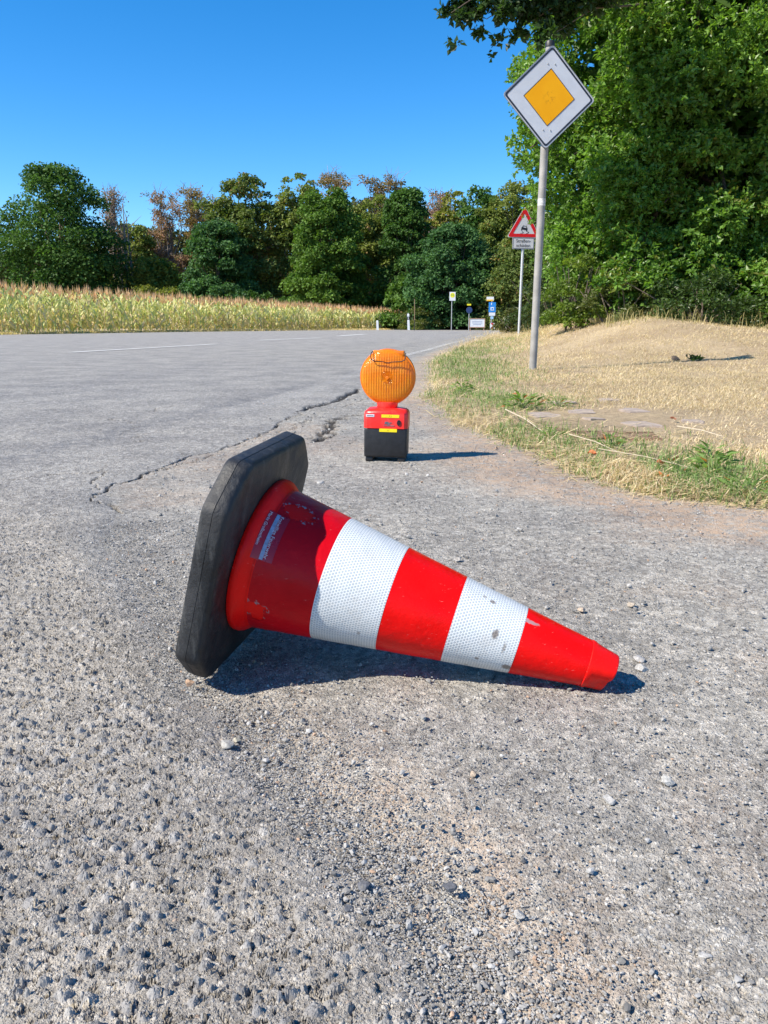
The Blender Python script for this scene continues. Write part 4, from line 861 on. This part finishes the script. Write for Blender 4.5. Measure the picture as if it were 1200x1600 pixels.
    mb = MB(); x0, z0 = ray(822, 352, 22.4); x1, z1 = ray(905, 320, 22.0); root = empty('sapling', (x1, 22.0, .1), 'slim sapling whose leafy twig crosses the triangular warning sign', 'tree')
    mb.tube([(x1, 22, 0), (x1, 22, z1), (x1 - .1, 22, z1 + 1)], [.05, .03, .01], 7); mb.tube([(x1, 22, z1 - .2), ((x0 + x1) / 2, 22.3, (z0 + z1) / 2), (x0, 22.4, z0)], [.02, .012, .005], 6)
    mb.V = [v - np.array([x1, 22.0, .1]) for v in mb.V]; mb.obj('trunk', BARK, root); tw += [(x1 + r.normal() * .3, 22 + r.normal() * .2, z1 + r.normal() * .5, .3) for _ in range(6)]
    crown_obj(r, tw, 260, .09, (.05, .10, .015), (.12, .2, .03), root, LEAF, ratio=.6, shell=.7)
    # shrubs at the foot
    for k, (px, py, Y, W, Hh, n, c1, c2, lab) in enumerate(((905, 498, 14.0, 1.3, 1.25, 7000, (.09, .15, .02), (.20, .27, .04), 'bright yellow green shrub at the left foot of the large tree'),
        (965, 500, 13.4, 1.3, .62, 4500, (.08, .11, .03), (.17, .19, .05), 'low olive scrub with thin stems in front of the large tree trunk'),
        (1090, 508, 12.9, 1.8, .75, 6500, (.03, .06, .012), (.08, .14, .03), 'dark low bush in the shade under the large tree'),
        (868, 510, 24.0, 2.6, 2.0, 6000, (.03, .06, .015), (.08, .12, .03), 'dark green bush between the grey pole and the large tree'),
        (812, 515, 34.0, 2.2, 1.0, 5000, (.06, .08, .02), (.16, .15, .05), 'low olive bush behind the foot of the warning sign'),
        (775, 515, 56.0, 3.4, 1.6, 4000, (.05, .08, .02), (.13, .14, .04), 'small green bush right behind the blue information sign'),
        (655, 515, 57.0, 3.2, 1.6, 4000, (.06, .09, .02), (.20, .21, .05), 'yellowish bush at the end of the corn field'))):
        x, _ = ray(px, py, Y); zg = float(hground(np.array(x), np.array(Y))); root = empty('shrub', (x, Y, zg), lab, 'shrub', 'shrubs at the wood edge'); r = np.random.default_rng(80 + k)
        bl = tree_blobs(r, x, Y, zg, Hh, W, 26, 1, .0, (.1, .2)); crown_obj(r, bl, n, .06 if Y < 20 else .10 if Y < 30 else .14, c1, c2, root, LEAF, name='foliage', ratio=.5, shell=.6)
        mb = MB(); [mb.tube([(r.normal() * .1, 0, -.05), (r.normal() * W * .25, r.normal() * .2, Hh * .8)], [.02, .005], 5) for _ in range(8)]; mb.obj('stems', BARK, root)
near_trees()

# ------------------------------------------------------------------ corn field
def corn():
    r = np.random.default_rng(9); Vs, Fs, Cs = [], [], []; n0 = 0
    px = []; 
    for row in range(13):
        s = np.arange(-58, 6.8, .21 if row < 4 else .34); x = s + r.normal(size=len(s)) * .05; y = lb_y(x) + 1.5 + row * .75 + r.normal(size=len(s)) * .08; px += list(zip(x, y))
    P = np.array(px); N = len(P); Ht = np.interp(P[:, 0], [-60, -16, -6, 0, 4, 7], [1.95, 1.9, 1.62, 1.28, .9, .8]) * r.uniform(.86, 1.1, N)
    # stalks
    def strip3(A, Bv, C, w, tone):          # ribbon through three points
        nonlocal n0
        d = nrm(np.cross(Bv - A, r.normal(size=A.shape))); w = w[:, None]
        V = np.stack([A - d * w * .5, A + d * w * .5, Bv - d * w * .6, Bv + d * w * .6, C], 1); b = np.arange(len(A))[:, None] * 5 + n0
        Fs.append(np.concatenate([b + np.array([[0, 1, 3]]), b + np.array([[0, 3, 2]]), b + np.array([[2, 3, 4]])])); Vs.append(V.reshape(-1, 3)); Cs.append(np.repeat(tone, 5, 0)); n0 += len(A) * 5
    P3 = np.hstack([P, np.zeros((N, 1))]); up = np.zeros((N, 3)); up[:, 2] = Ht
    lean = r.normal(size=(N, 3)) * .04; lean[:, 2] = 0
    g = np.array([.44, .50, .19]); yel = np.array([.72, .67, .37]); tan = np.array([.72, .58, .36])
    strip3(P3, P3 + up * .5 + lean, P3 + up * .97 + lean, np.full(N, .035), np.tile(g * .9, (N, 1)))
    for k in range(10):
        h = (.10 + .085 * k + r.uniform(-.03, .03, N))[:, None]; a = r.uniform(0, 6.28, N); d = np.stack([np.cos(a), np.sin(a), np.zeros(N)], 1); L = (r.uniform(.32, .6, N))[:, None]
        A = P3 + up * h + lean * h; dry = r.random(N)[:, None] < np.clip(.75 - .085 * k, .2, 1); q = r.random((N, 1)); tone = np.where(dry, tan * (.75 + .4 * q), g * (1 - q) + yel * q) * r.uniform(.8, 1.2, (N, 1))
        strip3(A, A + d * L * .45 + np.array([0, 0, .22]), A + d * L + np.array([0, 0, -.12]) * (1 + 2 * r.random((N, 1))), r.uniform(.05, .085, N), tone)
    for k in range(7):
        a = r.uniform(0, 6.28, N); d = np.stack([np.cos(a), np.sin(a), np.zeros(N)], 1) * r.uniform(.04, .14, (N, 1)); A = P3 + up * .93 + lean
        strip3(A, A + d * .6 + np.array([0, 0, .13]), A + d + np.array([0, 0, .38]) * r.uniform(.5, 1.3, (N, 1)), np.full(N, .030), np.tile(np.array([.66, .42, .27]), (N, 1)) * r.uniform(.7, 1.3, (N, 1)))
    tag(link('corn_field', make_mesh('corn_field', np.concatenate(Vs), np.concatenate(Fs), STRAW, {'col': np.concatenate(Cs)})), 'pale yellow green drying corn with reddish tassels beyond the road', 'corn field', kind='stuff')
corn()

# ------------------------------------------------------------------ grass
def blades(r, x, y, z, h, w, lean, col, flat=0):
    n = len(x); a = r.uniform(0, 6.28, n); d = np.stack([np.cos(a), np.sin(a), np.zeros(n)], 1); sd = np.stack([-np.sin(a + r.normal(size=n) * .5), np.cos(a), np.zeros(n)], 1)
    B = np.stack([x, y, z - .004], 1); h = h[:, None]; w = w[:, None]; lean = lean[:, None]; up = np.array([0, 0, 1.0])
    M = B + up * h * .6 + d * h * lean * .35; T = B + up * h * np.clip(1.05 - lean * .55, .12, 1) + d * h * lean
    V = np.stack([B - sd * w / 2, B + sd * w / 2, M - sd * w * .4, M + sd * w * .4, T], 1); b = np.arange(n)[:, None] * 5
    F = np.concatenate([b + np.array([[0, 1, 3]]), b + np.array([[0, 3, 2]]), b + np.array([[2, 3, 4]])]); return V.reshape(-1, 3), F, np.repeat(col, 5, 0)
def greenmask(x, y):                         # greener band along the verge edge
    d = x - vb(y); g = np.exp(-((d - .22 - .02 * y) / (.20 + .035 * y)) ** 2) * sm(.32, .50, fbm(x * 2.6, y * 1.1, 201) + .12) * (1 - .6 * sm(14, 30, y))
    return np.clip(g * 1.25, 0, 1)
def grass():
    r = np.random.default_rng(12); n = 260000
    y = np.exp(r.uniform(np.log(1.75), np.log(30), n)); x = r.uniform(0, 1, n) * (.62 * y + .6 + .3) + vb(y) - .06 + r.normal(size=n) * .02; d = x - vb(y)
    k = (d > r.uniform(-.05, .16, n)) ; x, y, d = x[k], y[k], d[k]
    stony = np.exp(-((x - 1.05) / .38) ** 2 - ((y - 3.85) / .50) ** 2); bare = np.maximum(sm(.50, .60, fbm(x * 1.1, y * 1.1, 210)), sm(.54, .62, fbm(x * 3.3, y * 2.2, 211))); k = r.random(len(x)) > .74 * stony + .62 * bare; x, y, d = x[k], y[k], d[k]
    z = hground(x, y); s = 1 + .12 * y
    gm = greenmask(x, y); isg = r.random(len(x)) < gm * .74
    m = ~isg; N = m.sum(); tall = 1 + 1.2 * np.exp(-((d[m] - .12) / .12) ** 2)
    h = r.uniform(.007, .030, N) * (1 + .06 * y[m] + .10 * np.clip(y[m] - 6, 0, 12)) * tall * (1 + 1.2 * sm(12, 20, y[m]) * (x[m] < .12 * y[m] + 2)); q = r.random((N, 1)); c = np.array([.46, .34, .20]) * (1 - q) + np.array([.80, .67, .47]) * q
    patch = fbm(x[m] * 1.8, y[m] * 1.8, 220)[:, None]; c = c * (.72 + .6 * patch) ; c[r.random(N) < .07] = (.30, .19, .10)
    V, F, C = blades(r, x[m], y[m], z[m], h, .0016 * s[m] * r.uniform(.6, 1.3, N), r.uniform(.6, 2.8, N), c)
    tag(link('dry_grass', make_mesh('dry_grass', V, F, STRAW, {'col': C})), 'sun dried straw coloured grass covering the verge and bank', 'grass', kind='stuff')
    x, y, z, d, s = x[isg], y[isg], z[isg], d[isg], s[isg]; N = len(x); q = r.random((N, 1)); c = np.array([.10, .18, .04]) * (1 - q) + np.array([.27, .36, .13]) * q
    V, F, C = blades(r, x, y, z, r.uniform(.015, .055, N) * (1 + .04 * y), .0020 * s * r.uniform(.6, 1.4, N), r.uniform(.25, 1.3, N), c)
    tag(link('green_grass', make_mesh('green_grass', V, F, STRAW, {'col': C})), 'short green grass growing along the edge of the verge', 'grass', kind='stuff')
    # fringe beyond the road
    n = 30000; x = r.uniform(-32, 9, n); y = lb_y(x) + r.uniform(.0, 2.0, n) ** 1.0; z = hleft(x, y); q = r.random((n, 1)); c = np.array([.50, .40, .20]) * (1 - q) + np.array([.74, .62, .36]) * q
    V, F, C = blades(r, x, y, z, r.uniform(.05, .16, n), r.uniform(.02, .05, n), r.uniform(.4, 1.4, n), c)
    tag(link('grass_fringe', make_mesh('grass_fringe', V, F, STRAW, {'col': C})), 'dry yellow grass strip between road and corn field', 'grass', kind='stuff')
    # tall dry grasses at the wood edge
    n = 9000; y = r.uniform(22, 48, n); x = np.interp(y, [20, 30, 48], [3.6, 5.2, 8.2]) + r.uniform(0, 9, n); z = hground(x, y); q = r.random((n, 1)); c = np.array([.36, .30, .13]) * (1 - q) + np.array([.62, .50, .26]) * q
    V, F, C = blades(r, x, y, z, r.uniform(.15, .55, n), r.uniform(.012, .03, n), r.uniform(.2, .8, n), c)
    tag(link('tall_grass', make_mesh('tall_grass', V, F, STRAW, {'col': C})), 'taller dry grass standing before the dark wood edge', 'grass', kind='stuff')
    n = 1800; y = r.uniform(11.8, 14.5, n); x = r.uniform(3.4, 10, n); z = hground(x, y); q = r.random((n, 1)); c = np.array([.22, .20, .08]) * (1 - q) + np.array([.50, .42, .20]) * q
    V, F, C = blades(r, x, y, z, r.uniform(.05, .30, n) * (.4 + 1.2 * vn(x * 1.7, y * 1.7, 19)), r.uniform(.006, .012, n), r.uniform(.2, .9, n), c)
    tag(link('bank_grass', make_mesh('bank_grass', V, F, STRAW, {'col': C})), 'ragged taller grass along the foot of the large tree', 'grass', kind='stuff')
grass()

# straw litter lying along the verge
def litter():
    r = np.random.default_rng(90); n = 2600; y = np.exp(r.uniform(np.log(1.9), np.log(7), n)); x = vb(y) + np.abs(r.normal(size=n)) * .35 * (.3 + .2 * y); z = hground(x, y) + .012; a = r.uniform(-1, 1, n) + (r.random(n) > .5) * math.pi
    L = r.uniform(.02, .10, n); d = np.stack([np.cos(a), np.sin(a), r.normal(size=n) * .15], 1); sd = np.stack([-np.sin(a), np.cos(a), 0 * a], 1); w = r.uniform(.0008, .002, n)[:, None] * (1 + .15 * y[:, None]); A = np.stack([x, y, z], 1); Bv = A + d * L[:, None]
    V = np.stack([A - sd * w, A + sd * w, Bv + sd * w, Bv - sd * w], 1).reshape(-1, 3); F = np.arange(n * 4).reshape(-1, 4); c = np.array([.80, .66, .40]) * r.uniform(.6, 1.1, (n, 1))
    tag(link('straw_litter', make_mesh('straw_litter', V, F, STRAW, {'col': np.repeat(c, 4, 0)})), 'broken straw lying loose along the verge edge', 'straw', kind='stuff')
litter()

def stalks_and_weeds():
    stm = simple('bleached_stalk', (.50, .42, .30), .7, var=.2, vs=60)
    for i, (a, b, rad, lab) in enumerate((((.60, 3.90), (.645, 3.16), .0032, 'long bleached stalk lying at the verge edge right of the lamp'), ((.70, 2.96), (.80, 2.66), .002, 'pale dry stalk lying among weeds below the stone slabs'), ((1.20, 3.22), (1.32, 3.05), .0028, 'short thick pale stalk lying right of the rusty grate'), ((.72, 2.62), (.93, 2.34), .0014, 'thin straw coloured stalk lying low in the verge corner'))):
        z0 = float(hground(np.array(a[0]), np.array(a[1]))) + .035; z1 = float(hground(np.array(b[0]), np.array(b[1]))) + .018
        m = ((a[0] + b[0]) / 2 + .01, (a[1] + b[1]) / 2, (z0 + z1) / 2 + .004); o = MB().tube([(a[0], a[1], z0), m, (b[0], b[1], z1)], [rad, rad * .8, rad * .5], 6).obj('dry_stalk', stm, smooth=True); tag(o, lab, 'stalk', 'dry stalks on the verge')
    W = [(.95, 4.32, .09, 'leafy green weed between the bare stones and the grey pole'), (.52, 5.33, .10, 'broad leafed weed in the green grass behind the lamp shadow'), (.83, 2.88, .075, 'low spreading weed just below the rusty grate'), (1.01, 2.38, .09, 'dark green leafy weed near the right verge corner'), (.98, 2.07, .08, 'large leaved weed at the right picture edge of the verge'), (1.10, 2.62, .08, 'green weed with pointed leaves right of the grate'), (.66, 3.12, .07, 'small green weed at the left end of the grate'), (.74, 4.25, .13, 'tall thin weed standing left of the stone slabs'), (.86, 2.25, .05, 'tiny clover like weed at the gravel edge'), (1.18, 2.2, .10, 'bushy weed in the lower right of the verge')]
    for i, (x, y, s, lab) in enumerate(W):
        r = np.random.default_rng(400 + i); z = float(hground(np.array(x), np.array(y))); root = empty('weed_plant', (x, y, z), lab, 'weed', 'green weeds on the verge'); n = 46
        a = r.uniform(0, 6.28, n); q = r.random(n) ** .6 * s * 1.1; h = r.uniform(.1, .8, n) * s * (1 - q / s * .5); P = np.stack([q * np.cos(a) * .6, q * np.sin(a) * .6, h], 1); ax = nrm(np.stack([np.cos(a), np.sin(a), r.uniform(-.1, .8, n)], 1)); nn = nrm(np.stack([-np.cos(a) * .3, -np.sin(a) * .3, np.ones(n)], 1) + r.normal(size=(n, 3)) * .3)
        L = r.uniform(.35, .75, n) * s * .8; V, F = leaves(P, ax, nn, L, L * (.34 if i % 2 else .2)); t_ = r.random((n, 1)); c = np.array([.10, .18, .035]) * (1 - t_) + np.array([.24, .36, .10]) * t_; c[r.random(n) < .08] = (.45, .16, .05)
        link('leaves', make_mesh('leaves', V, F, LEAF, {'col': np.repeat(c, 4, 0)}), root)
        mb = MB(); [mb.tube([(0, 0, -.01), tuple(p * .6), tuple(p)], .0013, 4, False) for p in P[::2]]; mb.obj('stems', simple('weed_stem', (.16, .22, .06), .7), root)
    # dead leaves
    dl = leaf_mat('dead_leaf', .7, .15)
    for i, (x, y, lab, c) in enumerate(((.70, 2.62, 'orange brown dead leaf at the verge edge below the grate', (.45, .14, .05)), (.86, 2.42, 'reddish dead leaf in the grass near the verge corner', (.42, .13, .06)), (.80, 2.22, 'curled orange leaf on the grass fringe above the bare soil', (.50, .20, .07)), (.93, 2.50, 'small orange leaf standing upright between weeds', (.5, .18, .06)), (1.32, 3.6, 'reddish dead leaf right of the stone slabs', (.40, .14, .08)))):
        r = np.random.default_rng(500 + i); z = float(hground(np.array(x), np.array(y))) + .018; u, v = np.meshgrid(np.linspace(-1, 1, 7), np.linspace(0, 1, 7)); w = np.sin(v * math.pi) ** .7 * .011 + .0005
        V = np.stack([u * w, v * .034 - .017, .006 * u * u + .006 * np.sin(v * 5 + i)], -1).reshape(-1, 3); k = np.arange(49).reshape(7, 7); Q = np.stack([k[:-1, :-1], k[:-1, 1:], k[1:, 1:], k[1:, :-1]], -1).reshape(-1, 4)
        o = link('dead_leaf', make_mesh('dead_leaf', V, Q, dl, {'col': np.tile(c, (49, 1))}, smooth=True)); o.location = (x, y, z); o.rotation_euler = (r.uniform(-.5, .9), r.uniform(-.4, .4), r.uniform(0, 6)); tag(o, lab, 'dead leaf', 'dead leaves on the verge')
    # bedded stone slabs and rusty grate
    sl = simple('slab_stone', (.33, .27, .23), .9, var=.2, vs=25, bump=(120, .002), dirt=((.50, .40, .26), 20, .6))
    for i, (x, y, w, d, lab) in enumerate(((1.16, 3.52, .17, .20, 'largest bare stone slab bedded in the dry grass'), (.80, 3.90, .16, .18, 'stone slab bedded at the left of the bare patch'), (1.02, 4.05, .15, .16, 'middle stone slab of the bare patch'), (1.28, 4.02, .13, .20, 'stone slab at the far right of the bare patch'), (1.02, 4.52, .20, .18, 'rear stone slab bedded below the pole'), (1.30, 4.55, .17, .15, 'rear right stone slab partly covered by grass'), (.98, 3.72, .12, .12, 'small stone slab between the larger ones'), (1.42, 3.62, .12, .14, 'narrow stone slab near the right of the bare patch'))):
        r = np.random.default_rng(600 + i); P = []
        for k in range(11): a = 2 * math.pi * k / 11; q = r.uniform(.62, 1.12); P.append((w / 2 * q * math.copysign(abs(math.cos(a)) ** .6, math.cos(a)), d / 2 * q * math.copysign(abs(math.sin(a)) ** .6, math.sin(a))))
        mb = MB(); mb.prism(P, -.04, -.004); mb.prism([(a * .95, b * .95) for a, b in P], -.0035, .0); o = mb.obj('stone_slab', sl); o.location = (x, y, float(hground(np.array(x), np.array(y))) + .006); o.rotation_euler = (r.normal() * .03, r.normal() * .03, r.normal() * .3); tag(o, lab, 'stone slab', 'stone slabs bedded in the verge')
    rust = simple('rusty_iron', (.27, .17, .11), .9, .1, var=.4, vs=40, bump=(200, .001), dirt=((.45, .36, .24), 30, .75))
    z = float(hground(np.array(.93), np.array(3.17))); root = empty('drain_grate', (.93, 3.17, z + .002), 'rusty iron drain grate sunk in the verge between the slabs and weeds', 'drain grate', rot=(0, 0, -.12))
    MB().box((0, .085, 0), (.34, .012, .016)).box((0, -.085, 0), (.34, .012, .016)).obj('grate_frame', rust, root)
    for k in range(7): MB().box((0, -.064 + k * .0213, -.001), (.335, .009, .012)).obj('bar', rust, root)
    # dark clod with a small plant on the mound
    x, y = 3.25, 8.35; z = float(hground(np.array(x), np.array(y))); r = np.random.default_rng(700); P = []
    stone(3.05, 8.4, .055, (.10, .075, .055), 'dark clod lying on the dry grassy bank', 701, z=z)  # plain dark brown lump set on the bank
    COL.objects['stone.%03d' % len(STN)].name = 'bank_lump'; c_ = bpy.data.objects['bank_lump']; c_['category'] = 'lump'; del c_['group']
    root = empty('weed_plant', (x, y, z), 'small dark green tuft beside the clod on the dry bank', 'weed', 'green weeds on the verge'); n = 60; a = r.uniform(0, 6.28, n); P = np.stack([r.normal(size=n) * .03, r.normal(size=n) * .02, r.uniform(0, .04, n)], 1); ax = nrm(np.stack([np.cos(a), np.sin(a), r.uniform(.2, 1, n)], 1)); nn = nrm(r.normal(size=(n, 3)) + np.array([0, 0, 1])); L = r.uniform(.03, .07, n); V, F = leaves(P, ax, nn, L, L * .4)
    link('leaves', make_mesh('leaves', V, F, LEAF, {'col': np.repeat(np.array([.04, .085, .02]) * r.uniform(.6, 1.5, (n, 1)), 4, 0)}), root)
stalks_and_weeds()
